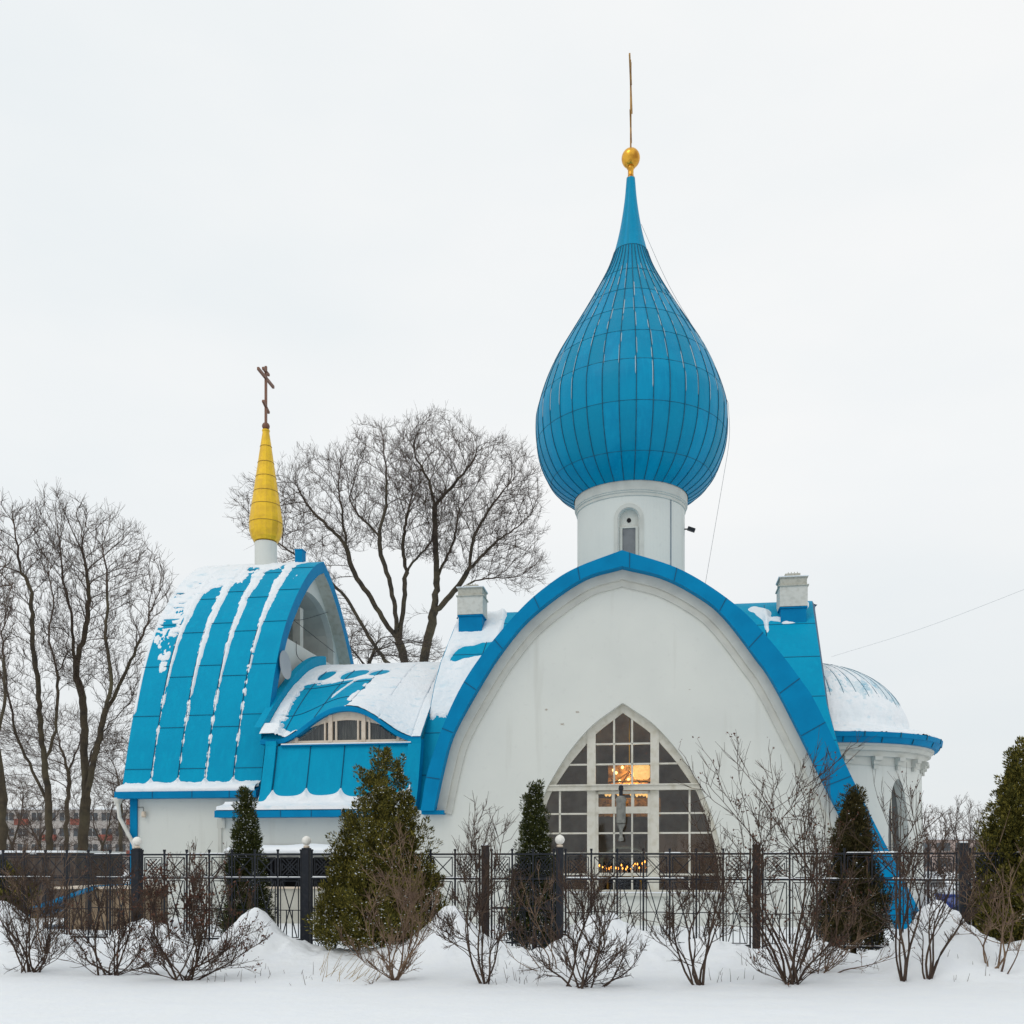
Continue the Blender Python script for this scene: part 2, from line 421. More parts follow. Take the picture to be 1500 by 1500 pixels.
# --- vault over the south arm
m = MB()
P = np.stack([np.stack([oo[:,0]*.995, np.full(len(oo), v), oo[:,1]-.01], 1) for v in (VT+.02, 1, 3, 5, 8.2)], 1)
m.grid(P)
part(m, 'south_vault_roof', BLUE, smooth=True)

# --- east-west vault
RB = 11.3; VB = 8.2
def vB(z): return VB - VB*math.sqrt(max(0,(RB-z)/RB))
LE = np.array([(905,671),(971,645),(1000,637),(1056,626),(1083,620),(1145,614),(1190,605)])
RE = np.array([(884,1190),(972,1203),(1030,1211),(1068,1221),(1099,1230),(1139,1243),(1180,1259),(1240,1288),(1290,1319),(1350,1356)])
def uend(z, tab):
    v = vB(z); u = 6.5 if tab is RE else -6.5
    for _ in range(6):
        D = OY-u*CS+v*CC; y = HZ-(z-EYE)*F/D
        u = u_at(float(np.interp(y, tab[:,0], tab[:,1])), v)
    return u
zz = RB*(1-np.linspace(0, 1, 60)**2)
zz = np.where(zz < .02, .02, zz)
def Bsurf(z, f, back=False):
    zl = max(z, 3.2)
    ul, ur = uend(zl, LE), uend(z, RE)
    v = vB(z)
    if back: v = 2*VB - v
    return (ul+(ur-ul)*f, v, z)
m = MB()
fr = np.linspace(0, 1, 90)
for bk in (False, True):
    P = np.array([[Bsurf(z, f, bk) for f in fr] for z in zz]); 
    a_, b_ = P.shape[:2]; ii_ = np.arange(a_*b_).reshape(a_, b_)
    q_ = np.stack([ii_[:-1,:-1], ii_[1:,:-1], ii_[1:,1:], ii_[:-1,1:]], -1).reshape(-1, 4)
    if not bk:
        Pf = P.reshape(-1,3)
        xo = np.where(Pf[:,0] > 0, xout(Pf[:,2]+.25, 1), xout(Pf[:,2]+.25, -1))-.3
        inside = (np.abs(Pf[:,0]) < xo)
        q_ = q_[~inside[q_].all(1)]
    m.addq(P, q_)
# edge fascias
for f in (0, 1):
    for bk in (False, True):
        E = np.array([Bsurf(z, f, bk) for z in zz]); sg = -1 if f == 0 else 1
        if f == 0: E = E[E[:,2] > 3.2]
        C = np.array([0, VB, 0]); inn = E.copy(); inn[:,1] = E[:,1] + (VB-E[:,1])*.04+(-.26 if bk else .26); inn[:,2] -= .12
        inn[:,0] += (.14 if f else .02)*sg
        m.grid(np.stack([E, inn], 1), 1)
        in2 = inn.copy(); in2[:,0] -= .5*sg; m.grid(np.stack([inn, in2], 1), 1)
# seams
def bseam(m, pts, w=.02):
    P = np.array(pts)[None]; m.tubes(P, np.full(P.shape[:2], w), 4, 1)
for z in (9.9, 8.55, 7.1, 5.6, 4.15, 2.75, 1.4):
    bseam(m, [Bsurf(z, f) for f in np.linspace(.66, 1, 6)], .014)
    if z > 3.3: bseam(m, [Bsurf(z+.5, f) for f in np.linspace(0, .3, 6)], .014)
for f in (.11, .87):
    bseam(m, [Bsurf(z, f) for z in np.linspace(10.9, 5, 20)], .018)
part(m, 'transept_vault_roof', [BLUE, SEAM])
# end gable walls
for sgn in (-1, 1):
    m = MB()
    zs = RB-.35-(RB-.35)*np.linspace(0,1,30)**2
    P = []
    for z in zs:
        h = VB*math.sqrt(max(0,(RB-.35-z)/RB)); u = 5.95*sgn
        P.append([(u, VB-h+.1, z), (u, VB+h-.1, z)])
    m.grid(np.array(P))
    part(m, 'gable_wall', STUCCO)

# --- snow sheets: thin real layers, offset along the surface normal, sunk where there is no snow
def snow_sheet(P, T, name='roof_snow', parent=None, matl=None, eps=.03):
    P = np.asarray(P, float)
    du = np.gradient(P, axis=0); dv = np.gradient(P, axis=1)
    N = np.cross(du, dv); N /= np.linalg.norm(N, axis=2, keepdims=True)+1e-9
    if N[...,2].mean() < 0: N = -N
    T = np.clip(T, -eps*1.2, None)
    Q = P + N*T[..., None]
    a, b = P.shape[:2]; i = np.arange(a*b).reshape(a, b)
    q = np.stack([i[:-1,:-1], i[1:,:-1], i[1:,1:], i[:-1,1:]], -1).reshape(-1, 4)
    tq = T.reshape(-1)[q].max(1) > -eps
    q = q[tq]; used = np.unique(q); re = np.full(a*b, -1); re[used] = np.arange(len(used))
    m = MB(); m.addq(Q.reshape(-1,3)[used], re[q])
    return m.build(name, matl or SNOWR, parent or church, smooth=True)

def bgrid(f0, f1, z0, z1, nf, nz):
    zs = np.linspace(z1, z0, nz); fs = np.linspace(f0, f1, nf)
    return np.array([[Bsurf(z, f) for f in fs] for z in zs]), zs[:,None]+0*fs[None], fs[None]+0*zs[:,None]
# left shoulder
P, Zg, Fg = bgrid(.003, .34, 5.9, 11.25, 90, 260)
n = fbm(Fg*30, Zg*1.6, 4); n2 = fbm(Fg*70, Zg*5, 6)
t = .045 + (n-.5)*.12 + (n2-.5)*.03
t -= .30*np.clip((6.75 - Zg + (n2-.5)*.8)*1.5, 0, 1)                       # bare foot
t -= .22*np.exp(-((Zg-9.0-Fg*2.5)/.22)**2)*np.clip((Fg-.02)/.03,0,1)        # wind-bared streak
t -= .14*np.clip((Fg-.125)/.02, 0, 1)*np.clip((Zg-8.3)/.5, 0, 1)
t += .14*np.exp(-((Fg-.135-(11.2-Zg)*.003)/.010)**2)*np.clip((Zg-8.2),0,1)
snow_sheet(P, t, 'roof_snow')
# right shoulder scraps
P, Zg, Fg = bgrid(.80, .995, .9, 11.2, 90, 420)
n = fbm(Fg*60, Zg*3, 14); t = -.10 + (n-.5)*.07
for (fc, zc, sf, sz, am) in ((.865,10.45,.028,.28,.2),(.872,9.9,.008,.5,.16),(.965,10.4,.016,.4,.2),(.93,10.0,.03,.16,.13),(.985,10.9,.01,.3,.15),(.90,8.45,.02,.06,.15),(.93,6.9,.02,.07,.16),(.965,5.55,.02,.07,.17),(.955,5.2,.008,.3,.13),(.972,4.1,.018,.06,.16),(.84,10.7,.02,.14,.16),(.90,10.15,.025,.10,.16)):
    t += am*np.exp(-((Fg-fc)/sf)**2-((Zg-zc)/sz)**2)
snow_sheet(P, t, 'roof_snow')

# --- chimneys
def chimney(u, v, zb, zt, ztop):
    c = empty('chimney', (u, v, 0), 0, church)
    m = MB(); m.box(-.42,.42,-.42,.42, zb-.6, zb+.42); m.box(-.46,.46,-.46,.46, zb+.36, zb+.40); m.build('chimney_base', BLUEF, c)
    m = MB(); m.box(-.46,.46,-.46,.46, zb+.42, zt-.02); m.build('chimney_shaft', CHIM, c)
    m = MB(); m.box(-.50,.50,-.50,.50, zt-.02, zt+.02); m.box(-.44,.44,-.44,.44, zt+.02, zt+.26); m.box(-.47,.47,-.47,.47, zt+.26, zt+.29); m.box(-.25,.25,-.25,.25, zt+.29, ztop)
    for d in (-.15,-.05,.05,.15): m.box(d-.012,d+.012,-.26,-.24,zt+.33,ztop+.04)
    m.build('chimney_cap', CHIM2, c)
    m = MB(); m.box(-.49,.49,-.49,.49, zt+.292, zt+.32); m.build('snow_cap', SNOWR, c)
v0 = 5.8
chimney(u_at(692, v0), v0, z_at(922, -6, v0), z_at(878, -6, v0), z_at(860, -6, v0))
chimney(u_at(1160, v0), v0, z_at(910, 6, v0), z_at(862, 6, v0), z_at(842, 6, v0))

# --- drum
DC = (0, VB, 0); DW = toW(0, VB)[1]; SCL = DW/F
dr = 78*SCL; zrim = EYE+(HZ-735)*SCL
m = MB()
am = -math.pi/2   # facing the camera side
def drum_fn(x, z, d): a = am + x/dr; return ((dr-d)*math.cos(a), VB+(dr-d)*math.sin(a), z)
wx0, wx1 = -.43-.02, .27+.02; wc = (wx0+wx1)/2; hw = (wx1-wx0)/2
# angular position of the window: camera sees it a little left of the axis
U0 = u_at(921, VB-dr); wx0 += U0+.08; wx1 += U0+.08; wc = (wx0+wx1)/2
ztw = z_at(744, 0, VB-dr)
def dtop(x): return ztw - hw + math.sqrt(max(0, hw*hw-(x-wc)**2))
opening_wall(m, drum_fn, np.r_[np.linspace(-math.pi*dr, math.pi*dr, 97), np.linspace(wx0, wx1, 25)], 9.5, lambda x: zrim-.35, wx0, wx1, 10.5, dtop, .22)
drum = part(m, 'drum', STUCCO); smooth_by_angle(drum)
m = MB(); m.lathe([(dr-.02,zrim-.52),(dr+.035,zrim-.5),(dr+.035,zrim-.40),(dr+.07,zrim-.38),(dr+.07,zrim-.34),(dr+.1,zrim-.32),(dr+.1,zrim+.02),(dr-.1,zrim+.04)], (0,VB,0), 96)
smooth_by_angle(m.build('drum_cornice', STUCCO2, drum))
# raised band round the window
m = MB()
arc = [(wx0-.0, 10.5)] + [(wc-hw*math.cos(t), ztw-hw+hw*math.sin(t)) for t in np.linspace(0, math.pi, 17)] + [(wx1, 10.5)]
A = np.array(arc); 
def ring_off(A, d):
    B = A.copy(); c = np.array([wc, ztw-hw])
    for i in range(len(B)):
        if i in (0, len(B)-1): B[i,0] += d*(1 if i else -1)
        else: B[i] = c + (B[i]-c)*(1+d/hw)
    return B
B1, B2 = ring_off(A, .02), ring_off(A, .16)
P = np.array([[drum_fn(b[0],b[1],-.025), drum_fn(c[0],c[1],-.025), drum_fn(c[0],c[1],.01)] for b, c in zip(B1, B2)]); m.grid(P)
m.build('window_surround', STUCCO2, drum)
m = MB(); n = 10
zg = z_at(770, 0, VB-dr)
for i in range(n):
    a = wx0-.02+(wx1-wx0+.04)*i/n; b = wx0-.02+(wx1-wx0+.04)*(i+1)/n
    m.add([drum_fn(a,zg,.2),drum_fn(b,zg,.2),drum_fn(b,ztw+.1,.2),drum_fn(a,ztw+.1,.2)], [(0,1,2,3)])
    m.add([drum_fn(a,10.4,.2),drum_fn(b,10.4,.2),drum_fn(b,zg,.2),drum_fn(a,zg,.2)], [(0,1,2,3)], 1)
for x in (wx0+.06, wx1-.06): m.bar(drum_fn(x,10.4,.17), drum_fn(x,zg,.17), .10, .05)
m.bar(drum_fn(wx0,zg,.16), drum_fn(wx1,zg,.16), .05, .05)
hz_ = z_at(759.6, 0, VB-dr)
P = [drum_fn(wc+.085*math.cos(t), hz_+.085*math.sin(t), .185) for t in np.linspace(0, 2*math.pi, 20, endpoint=False)]
m.add(P, [tuple(range(20))], 2)
m.build('drum_window', [STUCCO2, mat('dim_pane', (.16,.17,.18), .2, .6, noise=(2,(.1,.11,.12),.4,.6)), DARK], drum)
# floodlight and conductor on the drum
m = MB(); up = u_at(1000, VB-.4); zl = z_at(783, 0, VB)
m.bar((dr-.02,VB-.3,zl),(dr+.14,VB-.3,zl),.04); m.bar((dr+.10,VB-.3,zl+.03),(dr+.36,VB-.3,zl-.07),.16,.12)
m.build('floodlight', IRON, drum)
m = MB(); x = dr*math.sin(.86); 
m.tubes([[drum_fn(dr*.82, z, -.02) for z in np.linspace(10.4, zrim-.45, 6)]], np.full((1,6), .012), 4); m.build('drum_cable', SEAM, drum)

# --- onion dome
prof_px = [(735,83),(725,99),(712,113),(695,124),(672,133),(648,137.5),(622,138.5),(600,136),(564,124.5),(528,108),(492,87),(456,65.5),(425,48),(400,35),(380,27),(359,21),(340,16.5),(315,12),(290,8.6),(262,6.2)]
pp = np.array([(r*SCL, EYE+(HZ-y)*SCL) for y, r in prof_px])
dp = spline(pp, 150)
def dome_r(z): return float(np.interp(z, dp[:,1], dp[:,0]))
ring_y = [(359, 21),(398,36),(432,52),(464,70),(498,90),(537,111),(589,130),(650,137)]
ring_z = sorted([EYE+(HZ-y)*(DW-r*SCL)/F for y, r in ring_y])
NR = 38
m = MB()
# panels: each gore an island so tones vary slightly
ag = np.linspace(0, 2*math.pi, NR+1)
lev = [pp[0,1]] + ring_z + [pp[-1,1]]
rg = np.random.RandomState(3)
for k in range(len(lev)-1):
    z0, z1 = lev[k], lev[k+1]
    s = dp[(dp[:,1] > z0+1e-3) & (dp[:,1] < z1-1e-3)]
    zs = np.r_[z0, s[:,1], z1]; rs = np.interp(zs, dp[:,1], dp[:,0])
    last = k == len(lev)-2
    for g in range(NR):
        a = np.linspace(ag[g], ag[g+1], 4)
        bul = 1 + .0025*np.sin(np.linspace(0, math.pi, 4))
        P = np.zeros((len(zs), 4, 3))
        P[...,0] = rs[:,None]*bul*np.cos(a); P[...,1] = VB+rs[:,None]*bul*np.sin(a); P[...,2] = zs[:,None]
        m.grid(P)
dome = part(m, 'onion_dome', DOMEB, smooth=True)
m = MB(); zs = dp[(dp[:,1] <= ring_z[-1])]
for g in range(NR):
    a = ag[g]; off = .012
    ridge = np.stack([(zs[:,0]+off)*math.cos(a), VB+(zs[:,0]+off)*math.sin(a), zs[:,1]], 1)
    m.tubes(ridge[None], np.full((1,len(zs)), .015), 4, 0)
    # frost beside the seams, upper part
    zf = zs[(zs[:,1] > 17.9) & (zs[:,1] < ring_z[-2]+.3)]
    k = 0
    while k < len(zf)-4:
        ln = rg.randint(4, 13)
        if rg.rand() < .62:
            s2 = zf[k:k+ln]; da = rg.choice((-1,1))*.028/np.maximum(s2[:,0], .3)
            pz = np.stack([(s2[:,0]+.010)*np.cos(a+da), VB+(s2[:,0]+.010)*np.sin(a+da), s2[:,1]], 1)
            if len(pz) > 1:
                rr = np.full((1,len(pz)), .006+.009*rg.rand()); rr[0,0] = rr[0,-1] = .004
                m.tubes(pz[None], rr, 4, 1)
        k += ln
for z in ring_z:
    r = dome_r(z)+.008
    t = np.linspace(0, 2*math.pi, 97); P = np.stack([r*np.cos(t), VB+r*np.sin(t), np.full(97, z)], 1)
    m.tubes(P[None], np.full((1,97), .009), 4, 0)
m.build('dome_seams', [DSEAM, FROST], dome, smooth=True)
z0 = pp[-1,1]
m = MB(); m.lathe([(.15,z0-.05),(.16,z0+.02),(.11,z0+.06),(.105,z0+.36),(.15,z0+.4)], (0,VB,0), 20)
zb = EYE+(HZ-232)*SCL; rb = 13.5*SCL
m.lathe([(max(.02,rb*math.sin(t)), zb-rb*math.cos(t)) for t in np.linspace(0, math.pi, 24)], (0,VB,0), 32)
ball = part(m, 'dome_ball', GOLD, smooth=True)
def cross(cx, cy, z0, H, arm, w, matl, zarm, parent, small=.45):
    m = MB()
    m.bar((cx,cy,z0),(cx,cy,z0+H),w,w,up=(0,1,0))
    m.bar((cx,cy-arm,z0+zarm),(cx,cy+arm,z0+zarm),w,w*1.3)
    m.bar((cx,cy-arm*small,z0+zarm+(H-zarm)*.55),(cx,cy+arm*small,z0+zarm+(H-zarm)*.55),w,w*1.1)
    m.bar((cx,cy-arm*small,z0+zarm*.36+arm*.14),(cx,cy+arm*small,z0+zarm*.36-arm*.14),w,w*1.1)
    return m.build('cross', matl, parent)
zc0 = zb+rb-.03; ztp = EYE+(HZ-92)*SCL
cross(0, VB, zc0, ztp-zc0, 1.42, .06, BRONZE, EYE+(HZ-124)*SCL-zc0, ball, .4)
# guy wires from the dome neck
m = MB()
def wire(m, pts, r=.008, sag=0):
    P = spline(pts, 24)[None]; m.tubes(P, np.full(P.shape[:2], r), 3)
zw = EYE+(HZ-300)*SCL
pr = [(dome_r(EYE+(HZ-y)*SCL)*1.0+g, VB, EYE+(HZ-y)*SCL) for y, g in ((330,.02),(420,.22),(500,.12),(600,.1))]
wire(m, pr); wire(m, [pr[-1],(3.62,VB,EYE+(HZ-650)*SCL),(3.35,VB-.2,EYE+(HZ-720)*SCL),(2.65,VB-1,11.6)])
m.build('conductor_cable', mat('grey_cable', (.3,.3,.3), .7), dome)

# --- apse
AU, AV = 6.2, VB; RW, RE_ = 4.06, 4.72; ZE = 5.82
m = MB()
def apse_fn(x, z, d): a = -math.pi/2+x/RW; return (AU+(RW+.10*(1-z/5)-d)*math.cos(a), AV+(RW+.10*(1-z/5)-d)*math.sin(a), z)
# window angle: column 1315
best = min(np.linspace(0, 1.4, 300), key=lambda t: abs((lambda w_: 750+F*w_[0]/w_[1])(toW(*apse_fn(t*RW, 4, 0)[:2]))-1316))
xw = best*RW; hwA = .52; zA = z_at(1146, AU, AV-2)
def atop(x): q = abs(x-xw)/hwA; return zA - 1.9*(1-math.sqrt(max(0,1-q*q)))
opening_wall(m, apse_fn, np.r_[np.linspace(-math.pi*RW, math.pi*RW, 81), np.linspace(xw-hwA, xw+hwA, 25)], -.3, lambda x: 5.5, xw-hwA, xw+hwA, 1.5, atop, .35)
apse = part(m, 'apse_wall', STUCCO); smooth_by_angle(apse)
m = MB()
for i in range(10):
    a = xw-hwA-.05+(2*hwA+.1)*i/10; b = a+(2*hwA+.1)/10
    m.add([apse_fn(a,1.4,.33),apse_fn(b,1.4,.33),apse_fn(b,zA+.2,.33),apse_fn(a,zA+.2,.33)], [(0,1,2,3)])
m.add([apse_fn(xw,1.4,.30),apse_fn(xw+.05,1.4,.30),apse_fn(xw+.05,zA+.2,.30),apse_fn(xw,zA+.2,.30)], [(0,1,2,3)], 1)
m.build('apse_window', [PANE, CREAM], apse)
m = MB(); m.lathe([(RW-.05,5.0),(RW+.03,5.02),(RW+.05,5.28),(RW+.16,5.3),(RW+.18,5.46),(RW+.30,5.48),(RW+.33,5.6),(RW+.40,5.62),(RW+.42,5.72),(RW,5.75)], (AU,AV,0), 80)
smooth_by_angle(m.build('apse_cornice', STUCCO2, apse))
for k in range(26):
    a = 2*math.pi*(k+.4)/26
    m = MB()
    if not (-2.2 < ((a+math.pi) % (2*math.pi))-math.pi < 1.2): continue
    c, s = math.cos(a), math.sin(a)
    for r0, r1, z0_, z1_, wd in ((RW+.02,RW+.26,5.17,5.29,.3),(RW+.02,RW+.18,5.05,5.17,.28),(RW+.02,RW+.11,4.90,5.05,.16)):
        v = []
        for z in (z0_, z1_):
            for r in (r0, r1):
                for t in (-wd/2, wd/2): v.append((AU+r*c-t*s, AV+r*s+t*c, z))
        m.add(v, [(0,1,3,2),(4,6,7,5),(0,4,5,1),(2,3,7,6),(0,2,6,4),(1,5,7,3)])
    m.build('corbel', STUCCO2, apse)
# apse roof
m = MB(); rp = [(RE_-.35,ZE-.14),(RE_-.12,ZE-.12),(RE_-.05,ZE+.03),(RE_-.03,ZE+.04),(RE_,ZE+.05),(RE_+.03,ZE+.2),(RE_-.05,ZE+.21),(3.75,ZE+.5),(3.6,ZE+.62)]
tq_ = np.linspace(0, math.pi/2, 22)
rp += [(3.6*math.cos(t), ZE+.62+2.6*math.sin(t)) for t in tq_[1:-1]] + [(.05, ZE+.62+2.6)]
kk_ = 10
m.lathe(rp[:kk_+1], (AU,AV,0), 96, cap=False); m.lathe(rp[kk_:], (AU,AV,0), 96, 2, cap=False)
for k in range(44):
    a = 2*math.pi*k/44; c, s = math.cos(a), math.sin(a)
    P = [(AU+(3.60*math.cos(t))*c, AV+(3.60*math.cos(t))*s, ZE+.62+2.60*math.sin(t)) for t in np.linspace(0, 1.5, 20)]
    m.tubes([P], np.full((1,20), .011), 4, 1)
    m.bar((AU+(RE_-.0)*c,AV+(RE_-.0)*s,ZE+.05),(AU+(RE_+.03)*c,AV+(RE_+.03)*s,ZE+.21),.03,.05,mi=1) if k % 2 else m.bar((AU+(RE_-.12)*c,AV+(RE_-.12)*s,ZE-.12),(AU+(RE_-.05)*c,AV+(RE_-.05)*s,ZE+.03),.03,.05,mi=1)
FBLUE = mat('frosted_blue_metal', (.62,.72,.77), .8, .1, noise=[(1.6,(.16,.42,.56),.50,.72),(14,(.75,.80,.83),.45,.7)])
aroof = part(m, 'apse_roof', [BLUEF, DSEAM, FBLUE]); smooth_by_angle(aroof)
na, nr = 360, 150
aa = np.linspace(-2.6, 1.6, na); rpp = spline([(RE_-.03,ZE+.21),(4.2,ZE+.36),(3.75,ZE+.5),(3.6,ZE+.75)]+[(3.6*math.cos(t), ZE+.62+2.6*math.sin(t)) for t in np.linspace(.15,1.5,10)], nr)
P = np.zeros((na, nr, 3)); P[...,0] = AU+rpp[:,0]*np.cos(aa)[:,None]; P[...,1] = AV+rpp[:,0]*np.sin(aa)[:,None]; P[...,2] = rpp[:,1]
arc_ = np.linspace(0, 1, nr)[None]; A_ = aa[:,None]
dist = np.abs(((A_/(2*math.pi)*44) % 1)-.5)*2
n = fbm(A_*14+0*arc_, arc_*12, 21); n2 = fbm(A_*60+0*arc_, arc_*30, 22)
T = .06*np.clip((.40-arc_)*4,0,1)*(.5+n) + .009+(n-.5)*.08
T = T + (n2-.5)*.03 - .05*np.clip((dist-.86)*8, 0, 1)*(arc_ > .4) - .08*np.clip((A_+.95)*1.6, 0, 1)*np.clip((arc_-.30)*8,0,1)*(.35+n2*1.1)
T -= .06*np.exp(-((A_+1.05)/.1)**2-((arc_-.46)/.05)**2)
T -= .12*np.clip(1-arc_/.018, 0, 1)*(n2+.1)
snow_sheet(P, T, 'roof_snow', aroof)

# --- belfry
PT = [(8.2,13.66),(7.3,13.25),(6.2,12.45),(5.0,11.25),(4.0,9.95),(3.2,8.35),(2.6,6.6),(2.2,5.2),(1.98,4.32)]
pt = spline(PT, 90)
UL, UR = -16.9, -11.98
def arcs(p): return np.r_[0, np.cumsum(np.linalg.norm(np.diff(p, axis=0), axis=1))]
LT = arcs(pt); LTm = LT[-1]
m = MB()
us = np.linspace(UL, UR, 12)
for sgn in (1, -1):
    P = np.array([[(u, VB+sgn*(v-VB), z) for u in us] for v, z in pt]); m.grid(P)
tw_seams = [-15.9, -14.93, -13.96, -12.97]
for u in tw_seams:
    P = np.array([[(u, v-.012, z+.012) for v, z in pt]]); m.tubes(P, np.full(P.shape[:2], .017), 4, 1)
for i in range(5):
    a = ([UL]+tw_seams)[i]; b = (tw_seams+[UR])[i]
    off = .45 if i % 2 else 0.0
    for s in np.arange(1.25+off, LTm-.3, 1.95):
        v = np.interp(s, LT, pt[:,0]); z = np.interp(s, LT, pt[:,1])
        m.bar((a,v-.008,z+.006),(b,v-.008,z+.006),.022,.012,mi=1)
belfry = part(m, 'belfry_roof', [BLUE, SEAM]); smooth_by_angle(belfry)
# fascia ring on the right (and left) end
m = MB()
ins = []
tang = np.gradient(pt, axis=0); tang /= np.linalg.norm(tang, axis=1)[:,None]
for (v, z), t in zip(pt, tang):
    n_ = np.array([-t[1], t[0]]); ins.append((v+abs(t[1])*.42, z-abs(t[0])*.42))
ins = np.array(ins); ins[:,0] = np.minimum(ins[:,0], VB)
ins[0] = (VB, 13.15)
for ue, dirn in ((UR, 1), (UL, -1)):
    for sgn in (1, -1):
        A = np.array([(ue, VB+sgn*(v-VB), z) for v, z in pt]); B = np.array([(ue, VB+sgn*(v-VB), z) for v, z in ins])
        C = B.copy(); C[:,0] -= .55*dirn
        m.grid(np.stack([A, B], 1)); m.grid(np.stack([B, C], 1), 1)
part(m, 'gable_fascia', [BLUEF, CREAM], belfry)
m = MB()
# gable wall with the arched bell opening
UG = UR-.5
zi_ = ins[::-1]
def gtop(v):
    d = VB-abs(v-VB) 
    return float(np.interp(d, ins[::-1][:,0], ins[::-1][:,1]))
OBv0, OBv1 = 5.55, 10.85; obz = 10.1
def gopen(v):
    q = (v-VB)/2.65; return obz+.55+1.75*math.sqrt(max(0,1-q*q))
for ug, dd in ((UG, -.25), (UL+.5, .25)):
    m = MB()
    opening_wall(m, lambda x,z,d,ug=ug,dd=dd: (ug+d*dd/.25, x, z), np.linspace(2.5, 13.9, 90), 3, gtop, OBv0, OBv1, obz, lambda v: min(gopen(v), gtop(v)-.08), .25)
    part(m, 'gable_wall', STUCCO, belfry)
m = MB()
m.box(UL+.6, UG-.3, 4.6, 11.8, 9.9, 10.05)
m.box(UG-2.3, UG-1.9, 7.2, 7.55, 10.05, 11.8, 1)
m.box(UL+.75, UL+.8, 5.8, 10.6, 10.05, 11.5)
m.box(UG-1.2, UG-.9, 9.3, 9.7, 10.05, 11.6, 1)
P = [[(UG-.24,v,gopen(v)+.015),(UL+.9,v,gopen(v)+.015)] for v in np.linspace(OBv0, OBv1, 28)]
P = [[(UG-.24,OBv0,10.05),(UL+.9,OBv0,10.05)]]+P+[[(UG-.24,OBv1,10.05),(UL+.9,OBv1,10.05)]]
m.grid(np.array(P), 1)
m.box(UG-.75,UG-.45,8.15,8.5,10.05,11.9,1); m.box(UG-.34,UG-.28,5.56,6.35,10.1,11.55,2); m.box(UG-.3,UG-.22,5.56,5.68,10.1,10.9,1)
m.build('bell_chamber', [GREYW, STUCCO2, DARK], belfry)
m = MB()
bx, by, bzz = UG-.75, 6.5, 10.95
m.lathe([(.05,.42),(.12,.40),(.15,.2),(.2,.05),(.27,0)], (bx,by,bzz-.3), 20); m.bar((bx,by,bzz+.1),(bx,by,bzz+1.0),.03)
m.build('bell', COPPER, belfry, smooth=False)
# wires in the opening
m = MB(); wire(m, [(UG-.1,5.6,10.9),(UG,7.0,11.1),(UG+.1,10.4,12.3)],.012); wire(m, [(UG,5.6,10.95),(UG,11.0,10.7)],.012)
wire(m, [(UG+.05,6.4,10.15),(UG+.05,6.6,9.6),(UR+.1,6.7,9.2)],.012)
m.build('bell_cables', IRON, belfry)
# satellite dish on the gable
m = MB(); 
dl = [(r, .28*r*r) for r in np.linspace(.0, .5, 10)]
V = []; nn = 28
for r, h in dl:
    for k in range(nn):
        t = 2*math.pi*k/nn; V.append((h*1.0, r*math.cos(t), r*math.sin(t)))
fs = [(i*nn+j, i*nn+(j+1)%nn, (i+1)*nn+(j+1)%nn, (i+1)*nn+j) for i in range(len(dl)-1) for j in range(nn)]
m.add(V, fs); m.bar((0,0,0),(-.2,0,-.05),.04)
dish = m.build('satellite_dish', mat('dish_grey', (.42,.42,.43), .5), church, smooth=True, loc=(UR+.04, 3.92, 8.75)); dish.rotation_euler = (0, R(-4), R(-2))
# eave, ledge, wall
m = MB()
m.add([(UL-.06,1.6,3.98),(UR+.0,1.6,3.98),(UR+.0,1.6,4.2),(UL-.06,1.6,4.2),(UL-.06,2.02,4.36),(UR,2.02,4.36),(UL-.06,2.1,3.98),(UR,2.1,3.98)],
      [(0,1,2,3),(3,2,5,4),(0,1,7,6),(0,3,4,6),(1,2,5,7)])
for u in (-15.6,-14.2,-12.9): m.bar((u,1.596,3.98),(u,1.596,4.2),.02,.012,up=(0,1,0),mi=1)
part(m, 'eave', [BLUEF, SEAM], belfry)
m = MB(); m.box(u_at(197,2.02), -11.0, 2.02, 14.3, -.3, 3.985); part(m, 'side_wall', STUCCO, belfry)
m = MB(); m.box(u_at(191,1.97), u_at(201,1.97), 1.94, 2.01, 1.1, 3.98); part(m, 'corner_board', BLUEF, belfry)
# belfry snow
nu, na_ = 260, 420
uu = np.linspace(UL+.01, UR-.02, nu); s_ = np.linspace(0, LTm, na_)
vv_ = np.interp(s_, LT, pt[:,0]); zz_ = np.interp(s_, LT, pt[:,1])
P = np.zeros((nu, na_, 3)); P[...,0] = uu[:,None]; P[...,1] = vv_; P[...,2] = zz_
Ug = uu[:,None]+0*s_; Sg = s_[None]+0*Ug
n = fbm(Ug*1.3, Sg*.9, 31, 4); n2 = fbm(Ug*6, Sg*2.4, 33, 4); n3 = fbm(Ug*16, Sg*5, 35, 3)
lim = np.interp(Ug, [UL, -16.0, -15.88, -15, -14.9, -14, -13.5, UR-.45, UR], [7.0, 6.4, 4.6, 3.6, 2.8, 2.3, 1.8, 1.3, .2])
T = .085*np.tanh((lim*.93 - Sg + (n-.5)*4.6 + (n2-.5)*2.4)*1.1) - .035 + (n3-.5)*.03
T = np.minimum(T, .035+.02*n2)
T -= .05*np.clip((fbm(Ug*2.2, Sg*7, 77, 3)-.60)*9, 0, 1)*np.clip(Sg-1.5, 0, 1)
